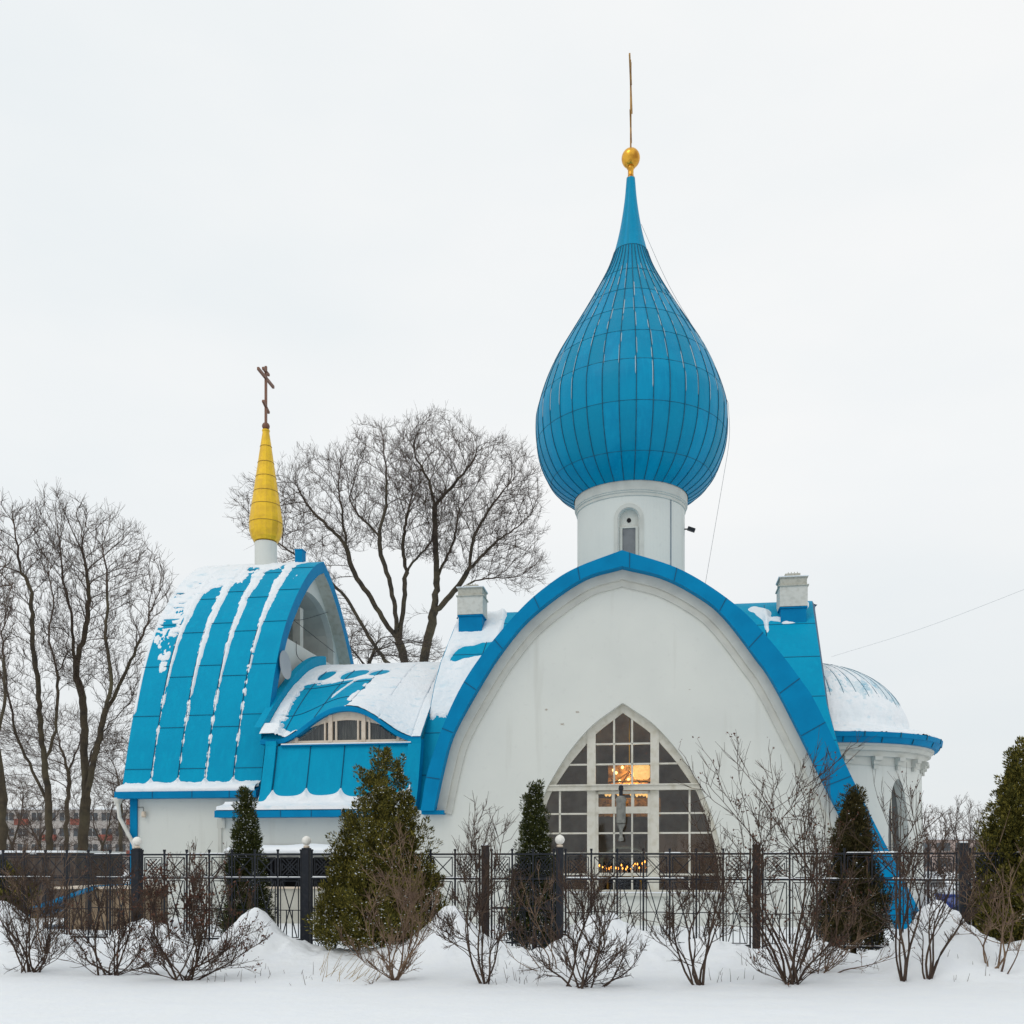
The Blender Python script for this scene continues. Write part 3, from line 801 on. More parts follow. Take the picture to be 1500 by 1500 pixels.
for k, su in enumerate(tw_seams):
    endS = (7.6, 8.6, 7.9, 6.8)[k]+.4
    wdt = np.clip(.25*(1-Sg/endS), 0, 1)*(.3+1.3*n2)+.02
    dd = Ug - su - .06 + .10*np.clip(1-Sg/5, 0, 1)
    st = .06*(1-(np.abs(dd)/np.maximum(wdt,.03))**1.5)
    st = np.where(Sg < endS + (n2-.5)*4, st + (n3-.5)*.035, -.1)
    T = np.maximum(T, st)
    # thin rime lines further down
    st2 = .02*(1-np.abs(Ug-su-.012)/.035) + (fbm(Ug*3, Sg*6, 40+k)-.56)*.10
    T = np.maximum(T, np.where(Sg < LTm-.2, st2, -.1))
T = np.maximum(T, np.where((Ug < UL+.10) & (Sg < 8.3+n*1.5), .02+(n2-.5)*.05, -.1))
seamd = np.min(np.abs(Ug[...,None]-np.array([UL]+tw_seams)), axis=2)
hE = .16 + .04*(Ug-UL)/5 + .24*np.exp(-seamd/.10) + .10*(n2-.5) + .12*np.clip(seamd/.5-.2,0,1)*n
T = np.maximum(T, np.where(Ug > UL+.1, (Sg-(LTm-hE))*.9, -.1)*1.0)
T = np.minimum(T, .13)
snow_sheet(P, T, 'roof_snow', belfry)
m = MB(); x_ = np.linspace(UL+.0, UR-.05, 120)
P = np.array([[(u, 1.61, 4.205), (u, 1.58, 4.25+.05*vn(u*2,0,3)), (u, 1.68, 4.34+.10*vn(u*1.7,1,3)), (u, 2.0, 4.47+.1*vn(u*2.1,1,5))] for u in x_]); m.grid(P)
m.build('eave_snow', SNOWR, belfry, smooth=True)
# downpipe
m = MB(); g0 = np.array([(UL+.0,1.7,4.0),(UL+.05,1.74,3.35),(UL+.5,1.85,2.45),(UL+.52,1.88,2.2),(UL+.52,1.88,.3)])
gp = np.array([[*p] for p in [g0[0],g0[0]+(g0[1]-g0[0])*.5,g0[1],(g0[1]+g0[2])/2,g0[2],g0[3],g0[4]]])[None]
m.tubes(gp, np.full((1,7),.065), 12); m.lathe([(.07,-.25),(.16,-.02),(.17,.03),(.12,.03)], (UL-.02,1.75,3.98), 14)
m.build('downpipe', mat('white_downpipe', (.66,.65,.6), .5, .4, noise=(4,(.5,.48,.42),.5,.8)), belfry, smooth=True)
m = MB(); wl = u_at(212, 1.97); zl = z_at(1192, wl, 1.97)
m.tubes([[(wl-.25,1.99,zl+.22),(wl-.05,1.94,zl+.22),(wl,1.9,zl+.17),(wl,1.9,zl+.06)]], np.full((1,4),.015), 6); m.lathe([(.03,.08),(.07,.06),(.08,-.08),(.05,-.12)], (wl,1.9,zl), 12, 1)
m.build('wall_lamp', [GREYM, PEACH], belfry)
m = MB(); m.box(u_at(440,VB)-.15,u_at(440,VB)+.15, VB-.2, VB+.2, 13.5, 14.1); m.box(u_at(440,VB)-.17,u_at(440,VB)+.17, VB-.22, VB+.22, 14.1, 14.14)
m.build('vent_box', BLUEF, belfry)

# --- gold spire
SU = u_at(389.5, VB); SD = OY-SU*CS+VB*CC; ss = SD/F
Zp = lambda y: EYE+(HZ-y)*ss
m = MB(); m.lathe([(16*ss,13.2),(16*ss,Zp(796)),(15*ss,Zp(795))], (SU,VB,0), 32)
spire = part(m, 'gold_spire', STUCCO, smooth=False); smooth_by_angle(spire)
m = MB(); sp = [(794,17.5),(789,21),(780,23.5),(768,24.2),(762,24),(742,21),(722,18),(700,14.7),(679,11.6),(655,8.2),(633,4.9),(632,5.6),(630,5.6)]
NS = 16
prof = [(r*ss, Zp(y)) for y, r in sp]
m.lathe(prof, (SU,VB,0), NS)
for y in (768,742,722,700,679,655):
    r = np.interp(Zp(y), [p[1] for p in prof], [p[0] for p in prof])+.006
    t = np.linspace(0, 2*math.pi, NS+1)
    m.tubes([np.stack([SU+r*np.cos(t), VB+r*np.sin(t), np.full(NS+1, Zp(y))], 1)], np.full((1,NS+1), .012), 4, 1)
m.build('spire_cone', [YELLOW, mat('spire_seam', (.3,.17,.02), .6)], spire)
m = MB(); rb2 = 5.6*ss; zb2 = Zp(624.5)
m.lathe([(max(.01,rb2*math.sin(t)), zb2-rb2*math.cos(t)) for t in np.linspace(0, math.pi, 14)], (SU,VB,0), 20)
m.build('spire_ball', COPPER, spire, smooth=True)
cross(SU, VB, zb2+rb2-.02, Zp(536)-zb2-rb2, .78, .085, COPPER, Zp(553)-zb2-rb2, spire, .38)

# --- connecting wing with the eyebrow dormer
ZR, ZEv, VR, VE = 9.5, 5.87, 8.2, 1.8
UWL, UWR = -11.9, -6.48
EC, EHW = -9.02, 2.35
def bump(u): q = np.clip(np.abs(u-EC)/EHW, 0, 1); return 1.03*(.5+.5*np.cos(math.pi*q**1.12))
def wz(u, v):
    q = (VR-v)/(VR-VE); return ZR-(ZR-ZEv)*q**1.55 + bump(u)*q**2.6
uu = np.linspace(UWL, UWR, 80); vv = np.linspace(VR, VE, 40)
P = np.array([[(u, v, float(wz(u, v))) for u in uu] for v in vv])
m = MB(); m.grid(P); Pb = P.copy(); Pb[...,1] = 2*VR-Pb[...,1]; m.grid(Pb)
for k, u in enumerate(np.arange(UWL+.7, UWR, 1.1)):
    q = [(u+.0, v, float(wz(u, v))+.012) for v in np.linspace(VR, VE+.1, 24)]; m.tubes([q], np.full((1,24), .016), 4, 1)
for v in (6.4, 4.6, 2.9):
    q = [(u, v, float(wz(u, v))+.008) for u in uu]; m.tubes([q], np.full((1,len(q)), .015), 4, 1)
m.box(UWL, UWR, VR-.12, VR+.12, ZR-.02, ZR+.05)
wing = part(m, 'wing_roof', [BLUE, SEAM]); smooth_by_angle(wing, 50)
# upstand against the belfry gable
m = MB(); q = np.array([[(UWL+.02, v, float(wz(UWL, v))-.05), (UWL+.02, v, float(wz(UWL, v))+.42)] for v in np.linspace(VR, VE, 20)]); m.grid(q)
q2 = q[:,1:].copy(); q2 = np.concatenate([q2, q2-np.array([.25,0,0])], 1); m.grid(q2)
m.build('roof_upstand', BLUE, wing)
# eyebrow fascia
m = MB(); E = np.array([(u, VE, float(wz(u, VE))) for u in uu])
thick = .15
P = np.stack([E+[0,-.03,.015], E+[0,-.05,-.02], E+[0,-.05,-thick], E+[0,.35,-thick]], 1); m.grid(P)
m.build('eyebrow_fascia', BLUEF, wing)
# window in the eyebrow
ed = empty('dormer_window', (0,0,0), 0, church)
WU0, WU1 = -10.95, -7.05; ZS = 5.76
def et(u): return float(wz(u, VE))-thick-.02
m = MB()
xs = np.linspace(WU0-.4, WU1+.4, 60)
# frame: outer arched strip
def etop(u, off): 
    q = abs(u-(-9.0))/1.95
    return max(ZS, ZS+ .93*(1-off*.9)*math.sqrt(max(0, 1-min(1,q/(1-off*.35))**2)) - off*.12)
for a, b in zip(xs[:-1], xs[1:]):
    def oin(u): 
        q = abs(u+9.0)/1.74; return max(ZS+.07, ZS + .07 + .66*math.sqrt(max(0, 1-q**1.7))) if q < 1 else ZS+.07
    m.add([(a,1.95,max(oin(a),ZS)),(b,1.95,max(oin(b),ZS)),(b,1.95,et(b)+.1),(a,1.95,et(a)+.1)], [(0,1,2,3)])
    m.add([(a,1.95,oin(a)),(b,1.95,oin(b)),(b,2.03,oin(b)),(a,2.03,oin(a))], [(0,1,2,3)])
m.box(WU0-.2, WU1+.2, 1.93, 2.03, ZS-.02, ZS+.072)
for u, wd in ((-10.72,.10),(-9.56,.13),(-8.44,.13),(-7.28,.10)): m.box(u-wd/2, u+wd/2, 1.90, 2.02, ZS, et(u)+.02)
for u, wd in ((-9.37,.05),(-8.63,.05),(-9.75,.05),(-8.25,.05)): m.box(u-wd/2, u+wd/2, 1.925, 2.02, ZS+.05, ZS+.72)
m.build('window_frame', PEACH, ed)
gx = np.linspace(WU0, WU1, 40); m = MB(); m.add([(u,2.0,max(ZS,min(ZS+.8,et(u)-.06))) for u in gx]+[(WU1,2.0,ZS-.01),(WU0,2.0,ZS-.01)], [tuple(range(42))]); m.build('window_glass', GLASS, ed)
m = MB(); x_ = np.linspace(WU0, WU1, 160); P = np.array([[(u, 2.14+.03*math.sin(u*34)+.02*math.sin(u*11), ZS), (u, 2.14+.03*math.sin(u*34+.4), max(ZS+.01,min(ZS+.85, et(u)-.05)))] for u in x_]); m.grid(P); m.build('curtain', CURT, ed, smooth=True)
# sill, blue apron, side posts
m = MB(); m.box(-11.15, -6.75, 1.62, 2.0, ZS-.13, ZS-.09); m.build('window_sill', BLUEF, ed)
m = MB(); m.box(-11.12, -6.78, 1.60, 1.9, ZS-.088, ZS-.05); m.build('sill_snow', SNOWR, ed)
m = MB()
ap = spline([(1.72,ZS-.12),(1.55,5.0),(1.3,4.2),(1.02,3.6)], 24)
ul, ur = -11.62, -6.5
P = np.array([[(u, v, z) for u in np.linspace(ul, ur, 10)] for v, z in ap]); m.grid(P)
for u in (-11.28, -10.15, -9.0, -7.85, -6.72):
    m.tubes([[(u, v-.012, z+.008) for v, z in ap]], np.full((1,len(ap)), .015), 4, 1)
for a, b in ((-11.66,-11.3), (-6.88,-6.45)):
    A = np.array([[(a, v-.10, z), (b, v-.10, z)] for v, z in ap]+[]); m.grid(A)
    for u in (a, b): m.grid(np.array([[(u, v-.10, z), (u, v+.3, z)] for v, z in ap]))
    m.box(a, b, 1.62, 1.95, ZS-.14, 5.80)
wap = part(m, 'mansard_apron', [BLUE, SEAM])
# wing eave and wall
m = MB()
UE0, UE1 = u_at(315, .5), -6.75
m.add([(UE0,.45,3.27),(UE1,.45,3.27),(UE1,.45,3.47),(UE0,.45,3.47),(UE0,1.05,3.66),(UE1,1.05,3.66),(UE0,1.02,3.27),(UE1,1.02,3.27)],
      [(0,1,2,3),(3,2,5,4),(0,1,7,6),(0,3,4,6),(1,2,5,7)])
for u in np.arange(UE0+1.2, UE1, 1.0): m.bar((u,.446,3.27),(u,.446,3.47),.02,.012,up=(0,1,0),mi=1)
m.box(UE0, -11.6, 1.0, 2.6, 3.60, 3.66)
wing_eave = part(m, 'wing_eave', [BLUEF, SEAM])
m = MB(); UWW = u_at(321, 1.0); m.box(UWW, -6.9, 1.0, 2.5, -.3, 3.268); part(m, 'wing_wall', STUCCO)
m = MB(); m.box(UWW-.05, UWW+.22, .94, 1.0, 2.95, 3.26); m.box(UWW-.02, UWW+.10, .95, 1.0, 1.5, 2.95); part(m, 'corner_quoin', STUCCO2)
# snow on the wing eave (scalloped)
uu2 = np.linspace(UE0+.03, UE1+.05, 300)
ap2 = spline([(.47,3.475),(1.03,3.665),(1.16,3.95),(1.3,4.2),(1.5,4.8)], 110)
P = np.zeros((300, 110, 3)); P[...,0] = uu2[:,None]; P[...,1] = ap2[:,0]; P[...,2] = ap2[:,1]
P[...,1] = np.where(uu2[:,None] < -11.66, np.minimum(P[...,1], 9), P[...,1])
sd_ = np.min(np.abs(uu2[:,None]-np.array([-11.28,-10.15,-9.0,-7.85,-6.72])), axis=1)[:,None]
lim = 3.88+.34*np.exp(-sd_/.13)+.10*vn(uu2*1.5, 0*uu2, 4)[:,None]+.25*np.clip((uu2[:,None]+7.6)/.9,0,1)
lim = np.where(uu2[:,None] < -11.7, 3.75, lim)
T = np.clip((lim-P[...,2])*.5, -.06, .11)+(fbm(P[...,0]*3,P[...,2]*4,8)-.5)*.05*(P[...,2]<lim)
T = np.where((P[...,2] < 3.5), np.minimum(T, .03), T)
snow_sheet(P, T, 'eave_snow', wing_eave)
# snow on the wing roof
uu = np.linspace(UWL+.03, UWR-.02, 340); sv = np.linspace(VR-.02, VE-.02, 380)
Ug, Vg = np.meshgrid(uu, sv, indexing='ij')
P = np.stack([Ug, Vg, wz(Ug, Vg)], -1)
n = fbm(Ug*1.1, Vg*1.1, 51); n2 = fbm(Ug*5, Vg*5, 52); n3 = fbm(Ug*14, Vg*14, 53)
T = .06+(n-.5)*.05+(n2-.5)*.03+(n3-.5)*.015
def bare(uc, vc, su, sv_, am, slant=0):
    return am*np.clip(1.6-((Ug-uc-slant*(Vg-vc))/su)**2-((Vg-vc)/sv_)**2, 0, 1.1)
for (px, y, su, sv_, am, sl_) in ((479,990,.26,.5,.2,.0),(520,988,.42,.55,.2,.1),(556,986,.3,.4,.18,.15)):
    # invert pixel to roof
    vb = min(np.linspace(1.8, 8.1, 200), key=lambda v: abs(HZ-(wz(u_at(px,v), v)-EYE)*F/(OY-u_at(px,v)*CS+v*CC)-y))
    T -= bare(u_at(px, vb), vb, su, sv_, am, sl_) + .0
low = np.clip((5.0-Vg+(n2-.5)*.5)*3, 0, 1)*np.clip((-8.75-Ug+(n-.5)*1.2-(5-Vg)*.05)*3.5, 0, 1)
T -= .22*low
T += .22*low*np.clip(1-np.abs(Ug+9.9-(Vg-3.6)*.25+0*n2)/.16, 0, 1)*np.clip((Vg-2.9)*2, 0, 1)
T += .24*low*np.clip((-11.25-Ug+(n2-.5)*.6-(Vg-2.6)*.12)*5, 0, 1)
T += .2*low*np.clip(((-10.4-Ug+(n2-.5)*.5)-(Vg-1.8)*1.5)*3, 0, 1)*np.clip((2.5-Vg)*4, 0, 1)
seamd = np.abs(((Ug-(UWL+.7))/1.1+.5) % 1-.5)*1.1
T -= .035*np.exp(-(seamd/.02)**2)*(vn(Ug*2,Vg*.8,61) > .45)
snow_sheet(P, T, 'roof_snow', wing)

# --- main window
win = empty('great_window', (0,0,0), 0, church)
m = MB()
rim = np.array([(x, wtop(x)) for x in np.linspace(-2.95, 2.95, 121)])
rim = np.vstack([[-2.955,.95], rim, [2.955,.95]])
inn = []
c0 = np.array([0, 2.2])
for p in rim:
    d = c0-p; d = d/np.linalg.norm(d)
    k = .13 if p[1] < 4 else .13+.10*min(1,(p[1]-4)/1.5)
    inn.append(p+d*k*1.15)
inn = np.array(inn)
P = np.array([[(a[0],.22,a[1]), (b[0],.22,b[1]), (b[0],.34,b[1])] for a, b in zip(rim, inn)]); m.grid(P)
def vb(u, z0, z1, w_, v0=.24, v1=.36): m.box(u-w_/2, u+w_/2, v0, v1, z0, z1)
def hb(u0, u1, z, h_, v0=.24, v1=.36): m.box(u0, u1, v0, v1, z-h_/2, z+h_/2)
pz = lambda y: EYE+(HZ-y)*.02
for u in (-.93, .93): vb(u, .96, wtop(.93), .25, .20, .37)
m.box(-2.75, 2.75, .08, .38, pz(1157), pz(1148)); m.box(-2.7, 2.7, .03, .2, pz(1150), pz(1148.2))
cu = (-.26, .27)
for u in cu: vb(u, pz(1158), 6.3, .055); vb(u, .96, pz(1186), .05)
vb(-.285, pz(1182), pz(1157), .09, .23); vb(.285, pz(1182), pz(1157), .09, .23)
hb(-.8, .8, pz(1186), .20, .21); hb(-.8,.8,pz(1160),.08,.22)
vb(-.77, .96, pz(1158), .09, .22); vb(.77, .96, pz(1158), .09, .22)
for y in (1088, 1118): hb(-.82, .82, pz(y), .05)
for y in (1220,1250,1281): hb(-.8, .8, pz(y), .05 if y != 1281 else .09)
for y in (1118,): hb(-2.6,-.9,pz(y),.05); hb(.9,2.6,pz(y),.05)
for y in (1191,1220,1250,1281): hb(-2.95,-.9,pz(y),.05); hb(.9,2.95,pz(y),.05)
for u in (-1.87, 1.94): vb(u, .96, pz(1157), .055)
hb(-2.95, 2.95, .99, .09, .16)
m.build('window_frame', CREAM, win)
m = MB()
P = [(x, .335, wtop(x)) for x in np.linspace(-2.95, 2.95, 60)]
m.add(P+[(2.95,.335,.95),(-2.95,.335,.95)], [tuple(range(62))]); m.build('window_glass', GLASS, win)
m = MB(); m.box(-3.1, 3.1, -.12, .1, .86, .945); m.build('window_sill', STUCCO2, win)
m = MB(); m.box(-3.1, 3.1, -.125, .12, .95, .985); m.build('sill_snow', SNOWR, win)
# room behind the glass
m = MB()
m.box(-3.6, 3.6, 4.2, 4.3, 0, 8); m.box(-3.7,-3.6,.6,4.2,0,8); m.box(3.6,3.7,.6,4.2,0,8); m.box(-3.6,3.6,.6,4.2,.3,.4); m.box(-3.6,3.6,.6,4.2,7.2,7.3)
m.build('room_wall', ROOMW, win)
m = MB(); m.box(-.55,.85,2.5,2.55,4.0,4.95); m.box(-.95,1.1,2.52,2.6,3.3,3.9); m.build('glow_panel', GLOWP, win)  # gold panels added to stand in for the orange glow on the back wall
m = MB(); m.box(.95,3.4,1.0,1.06,.4,2.7); m.build('wood_screen', SCREEN, win)
m = MB(); m.box(-3.4,-.95,1.0,1.06,.4,1.9); m.build('wood_screen', SCREEN, win)
m = MB(); 
t = np.linspace(0, math.pi, 24)
P = np.stack([np.stack([-.02+.78*np.cos(t), np.full(24,2.2), 1.85+.5*np.sin(t)],1), np.stack([-.02+.68*np.cos(t), np.full(24,2.2), 1.85+.42*np.sin(t)],1)],1); m.grid(P)
m.box(-.8,-.7,2.2,2.3,.4,1.85); m.box(.66,.76,2.2,2.3,.4,1.85); m.box(-.7,.66,2.3,2.35,.4,1.85, 1)
m.build('doorway_reflection', [mat('pale_green_reflection',(.3,.36,.33),.6), DARK], win)  # door reflection modelled as a solid pale green arch

# chandelier & candles seen through the window (things of their own)
def wobj(name, loc): return empty(name, toW(*loc[:2], loc[2]), -TH)
ch = wobj('chandelier', (0,1.7,0)); tag(ch, 'lit brass chandelier with a glowing amber shade behind the upper centre panes', 'chandelier')
D2 = 30.5; zz2 = lambda y: EYE+(HZ-y)*D2/F
uC = lambda px: u_at(px, 1.7)
m = MB(); t = np.linspace(0, 2*math.pi, 33)
m.tubes([np.stack([uC(922)+.62*np.cos(t), .62*np.sin(t), np.full(33, zz2(1146))],1)], np.full((1,33),.025), 6); m.bar((uC(922),0,zz2(1146)),(uC(922),0,7.2),.03)
for a in range(6): m.bar((uC(922)+.62*math.cos(a),.62*math.sin(a),zz2(1146)),(uC(922),0,zz2(1130)),.02)
m.build('chandelier_frame', GOLD, ch)
m = MB(); m.lathe([(.20,zz2(1141)),(.25,zz2(1138)),(.25,zz2(1122)),(.2,zz2(1119))], (uC(940),0,0), 20); m.build('lamp_shade', LAMP, ch)
for px, y in ((899,1128),(912,1124),(903,1132),(921,1142),(908,1144)):
    m = MB(); m.lathe([(.01,-.05),(.04,-.02),(.04,.02),(.01,.05)], (uC(px),-.2,zz2(y)), 10); m.build('bulb', BULB, ch)
pl = bpy.data.lights.new('chandelier_light', 'POINT'); pl.energy = 38; pl.color = (1,.6,.25); pl.shadow_soft_size = .15
po = bpy.data.objects.new('chandelier_light', pl); COL.objects.link(po); po.parent = ch; po.location = (uC(925), .3, zz2(1132))
cs = wobj('candle_stand', (0,1.2,0)); tag(cs, 'row of burning orange candles glowing behind the lower centre panes', 'candle stand')
m = MB(); m.box(-.8,.8,-.15,.15,1.42,1.48); m.bar((-.5,0,.4),(-.5,0,1.42),.05); m.bar((.5,0,.4),(.5,0,1.42),.05); m.build('tray', GOLD, cs)
rg = np.random.RandomState(5)
for k in range(22):
    x = -.74+1.5*k/21+rg.uniform(-.02,.02); z = 1.62+.13*rg.rand()+(.12*rg.rand() if x > .3 else 0)
    m = MB(); m.lathe([(.012,1.48-z),(.012,-.02)], (x,rg.uniform(-.1,.1),z), 6, 0)
    m.lathe([(.004,-.02),(.02,.005),(.016,.025),(.002,.06)], (x,0,z), 8, 1)
    m.build('candle', [PEACH, FLAME], cs)
il = wobj('icon_lamps', (0,1.9,0)); tag(il, 'cluster of small amber icon lamps glowing just below the window crossbar', 'icon lamps')
for px in (888,893,906,925,933,938,943,948):
    m = MB(); m.lathe([(.02,-.09),(.05,-.04),(.055,.03),(.04,.05)], (u_at(px,1.9),0,EYE+(HZ-1163)*30.7/F+.03*math.sin(px)), 10, 0)
    m.build('glass_cup', LAMP, il)
m = MB(); m.bar((u_at(884,1.9),0,EYE+(HZ-1170)*30.7/F),(u_at(951,1.9),0,EYE+(HZ-1170)*30.7/F),.03); m.build('lamp_rail', GOLD, il)

# hanging lantern in front of the crossbar
hl = empty('hanging_lantern', toW(-.03,-.42,0), -TH); tag(hl, 'grey metal cylindrical lantern hanging from the window crossbar', 'lantern')
lz = lambda y: EYE+(HZ-y)*28.6/F
m = MB(); m.lathe([(.10,lz(1207)),(.135,lz(1205)),(.135,lz(1176)),(.15,lz(1174)),(.16,lz(1171)),(.09,lz(1166))], (0,0,0), 20); m.build('lantern_body', GREYM, hl)
m = MB(); m.lathe([(.135,lz(1207.5)),(.10,lz(1210)),(.05,lz(1216)),(.045,lz(1224)),(.075,lz(1228)),(.07,lz(1232))], (0,0,0), 18); m.build('lantern_finial', GREYM, hl)
m = MB(); m.lathe([(.06,lz(1167)),(.05,lz(1158)),(.075,lz(1156)),(.06,lz(1151)),(.02,lz(1150))], (0,0,0), 14); m.bar((0,0,lz(1155)),(0,.5,lz(1153)),.05); m.build('lantern_bracket', IRON, hl)

# --- kiosk by the wing wall
kx0, kx1 = u_at(352, -.2), u_at(560, -.2)
kc = (kx0+kx1)/2; kw = (kx1-kx0)/2
kk = empty('kiosk', toW(kc, -.1, 0), -TH); tag(kk, 'low open-fronted kiosk with a snow-covered roof and cream counter against the church wall', 'kiosk')
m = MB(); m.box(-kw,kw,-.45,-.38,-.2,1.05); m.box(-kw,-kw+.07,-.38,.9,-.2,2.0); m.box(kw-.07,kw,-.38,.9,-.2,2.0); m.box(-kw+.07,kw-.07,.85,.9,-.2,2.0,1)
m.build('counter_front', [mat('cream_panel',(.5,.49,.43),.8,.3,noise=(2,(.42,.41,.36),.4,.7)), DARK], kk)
m = MB(); m.box(-kw-.05,kw+.05,-.52,-.3,1.05,1.11); m.build('counter_top', PEACH, kk)
m = MB(); m.box(-kw-.2,kw+.2,-.75,1.0,2.02,2.12); m.box(-kw-.2,kw+.2,-.78,-.75,1.98,2.14); m.build('kiosk_roof', GREYM, kk)
x_ = np.linspace(-kw-.22, kw+.22, 60)
P = np.array([[(x,-.8,2.12), (x,-.84,2.16+.03*math.sin(x*3)), (x,-.74,2.24+.05*vn(x*1.4,2,3)), (x,-.2,2.36+.06*vn(x*1.2,1,3)), (x,1.0,2.38)] for x in x_]); m = MB(); m.grid(P); m.build('roof_snow', SNOW, kk, smooth=True)
for x in (-kw*.5, 0, kw*.5): m = MB(); m.box(x-.03,x+.03,-.42,-.36,1.11,2.0); m.build('roof_post', IRON, kk)
m = MB(); m.box(-kw+.07,kw-.07,.2,.85,1.0,1.04); m.build('shelf', PEACH, kk)
for x in np.linspace(-kw+.2, kw-.2, 9): m = MB(); m.lathe([(.06,1.04),(.07,1.06),(.06,1.28+.2*float(vn(x*5,1,2))),(.02,1.36+.2*float(vn(x*5,1,2)))], (x,.35,0), 10); m.build('jar', IRON, kk)

# ------------------------------------------------------------------ fence
fence = empty('iron_fence', (0, F0, 0), -FTH); tag(fence, 'black wrought iron fence with crossed bars and knotwork lattice squares, snow on its rails', 'fence')
ZT, ZM, ZM2, ZB_, ZL = 1.995, 1.53, 1.50, .33, .905
def bars_panel(x0, x1, n, ends, gate=False):
    m = MB(); L = (x1-x0)/n
    rb_ = lambda a, b, z, w_=.03: m.box(a, b, -w_/2, w_/2, z-w_/2, z+w_/2)
    rb_(x0, x1, ZT, .035); rb_(x0, x1, ZM, .035); rb_(x0, x1, ZB_, .035)
    th = .017
    def br(a, b, w_=th): m.bar((a[0],0,a[1]),(b[0],0,b[1]),w_,w_,up=(0,1,0))
    for k in range(n+1):
        x = x0+k*L; m.box(x-.016,x+.016,-.016,.016,-.05,ZT+.06); m.box(x-.022,x+.022,-.022,.022,ZT+.06,ZT+.10)
    for k in range(n):
        a = x0+k*L+.055; b = x0+(k+1)*L-.055; c = (a+b)/2
        t0, t1 = ZM+.035, ZT-.055
        rb_(a, b, t1, th); rb_(a, b, t0, th)
        br((a,t0),(a,t1)); br((b,t0),(b,t1))
        if k in ends:
            h_ = (t1-t0)/2*.82; w2 = (b-a)/2*.82; cz = (t0+t1)/2
            for i in (-1,0,1):
                for sg in (-1,1):
                    o = i*.5
                    p = np.array([(-1,-1*sg),(1,1*sg)], float); 
                    p0 = np.clip(np.array([-1+max(0,o*1), (-1+max(0,-o*1))*sg]), -1, 1); p1 = np.array([1-max(0,-o*1), (1-max(0,o*1))*sg])
                    br((c+p0[0]*w2, cz+p0[1]*h_),(c+p1[0]*w2, cz+p1[1]*h_), .015)
            for sg in (-1,1):
                br((c-w2*.5,cz+sg*h_),(c+w2*.5,cz+sg*h_),.015); br((c+sg*w2,cz-h_*.5),(c+sg*w2,cz+h_*.5),.015)
        else:
            br((a,t0),(b,t1)); br((a,t1),(b,t0))
        # tall frame and tall cross
        t0, t1 = ZB_+.04, ZM-.055
        br((a,t0),(a,t1)); br((b,t0),(b,t1)); rb_(a, b, t1, th); rb_(a, b, t0, th)
        br((a+.03,t0),(b-.03,t1)); br((a+.03,t1),(b-.03,t0))
        rb_(x0+k*L, x0+(k+1)*L, ZL+.02*(k%2), th)
        for q in (.33,.66):
            if k in ends or gate: br((a+(b-a)*q,t0),(a+(b-a)*q,ZL))
        # foot lattice
        if k in ends:
            z0_, z1_ = .03, ZB_-.03
            for i in range(6):
                f = i/5
                br((a+(b-a)*f*.7, z0_),(a+(b-a)*(f*.7+.3), z1_),.010); br((a+(b-a)*(f*.7+.3), z0_),(a+(b-a)*f*.7, z1_),.010)
            rb_(a,b,z0_,th)
    return m
posts = [fence_s(p) for p in (201,449,711,820,1108,1411)]
posts = [posts[0]-10.7, posts[0]-7.13, posts[0]-3.57] + posts + [posts[-1]+3.55, posts[-1]+7.1]
gi = 5
for i in range(len(posts)-1):
    a, b = posts[i]+.11, posts[i+1]-.11
    if i == gi: continue
    p = bars_panel(a, b, 7, (0, 6)).build('fence_panel', IRON, fence)
    m = MB(); g = np.random.RandomState(i)
    for zr in (ZM+.0175, ZB_+.0175, ZT+.0175):
        x = a
        while x < b-.1:
            l = g.uniform(.15,.7)
            if g.rand() < (.75 if zr < 1.7 else .25):
                e = min(b, x+l); h_ = g.uniform(.008,.025)
                m.add([(x,-.017,zr),(e,-.017,zr),(e,.017,zr),(x,.017,zr),(x+.02,-.01,zr+h_),(e-.02,-.01,zr+h_),(e-.02,.01,zr+h_),(x+.02,.01,zr+h_)], [(4,5,6,7),(0,1,5,4),(1,2,6,5),(2,3,7,6),(3,0,4,7)])
            x += l
    m.build('rail_snow', SNOW, p)
ga, gb = posts[gi]+.12, posts[gi+1]-.11
gate = empty('iron_gate', (0, F0, 0), -FTH); tag(gate, 'narrow black iron gate with lattice squares between the brown post and the globe-topped post', 'gate')
bars_panel(ga, gb, 3, (0,1,2), True).build('gate_leaf', IRON, gate)
m = MB(); m.box(ga,gb,-.02,.02,.96,1.0); m.box(gb-.16,gb-.05,-.03,.03,.95,1.12); m.build('gate_lock', IRON, gate)
for i, s in enumerate(posts):
    brown = i in (5, 7)
    wd = .066
    m = MB(); top = 2.12 if not brown else 2.16
    if i == 8: top = 2.18
    m.box(s-wd, s+wd, -wd, wd, -.1, top); m.box(s-wd-.006,s+wd+.006,-wd-.006,wd+.006,top-.03,top)
    if i == 7: m.box(s-wd-.08,s+wd+.08,-wd-.08,wd+.08,-.1,.16)
    p = m.build('fence_post', POSTB if brown else IRON, fence)
    if brown or i == 8: tag(p, 'dark brown post without a lamp globe' if brown else None)
    if i in (3,4,6):
        m = MB(); m.lathe([(.06,top),(.06,top+.04),(.045,top+.05)], (s,0,0), 14)
        r = .092
        m.lathe([(max(.01,r*math.sin(t)), top+.05+r-r*math.cos(t)) for t in np.linspace(.35, math.pi, 14)], (s,0,0), 20, 1)
        m.build('lamp_globe', [PEACH, GLOBE], p, smooth=True)
    m = MB(); m.box(s-wd*.9,s+wd*.9,-wd*.9,wd*.9,top+.001,top+.03)
    if i not in (3,4,6): m.build('post_snow', SNOW, p)

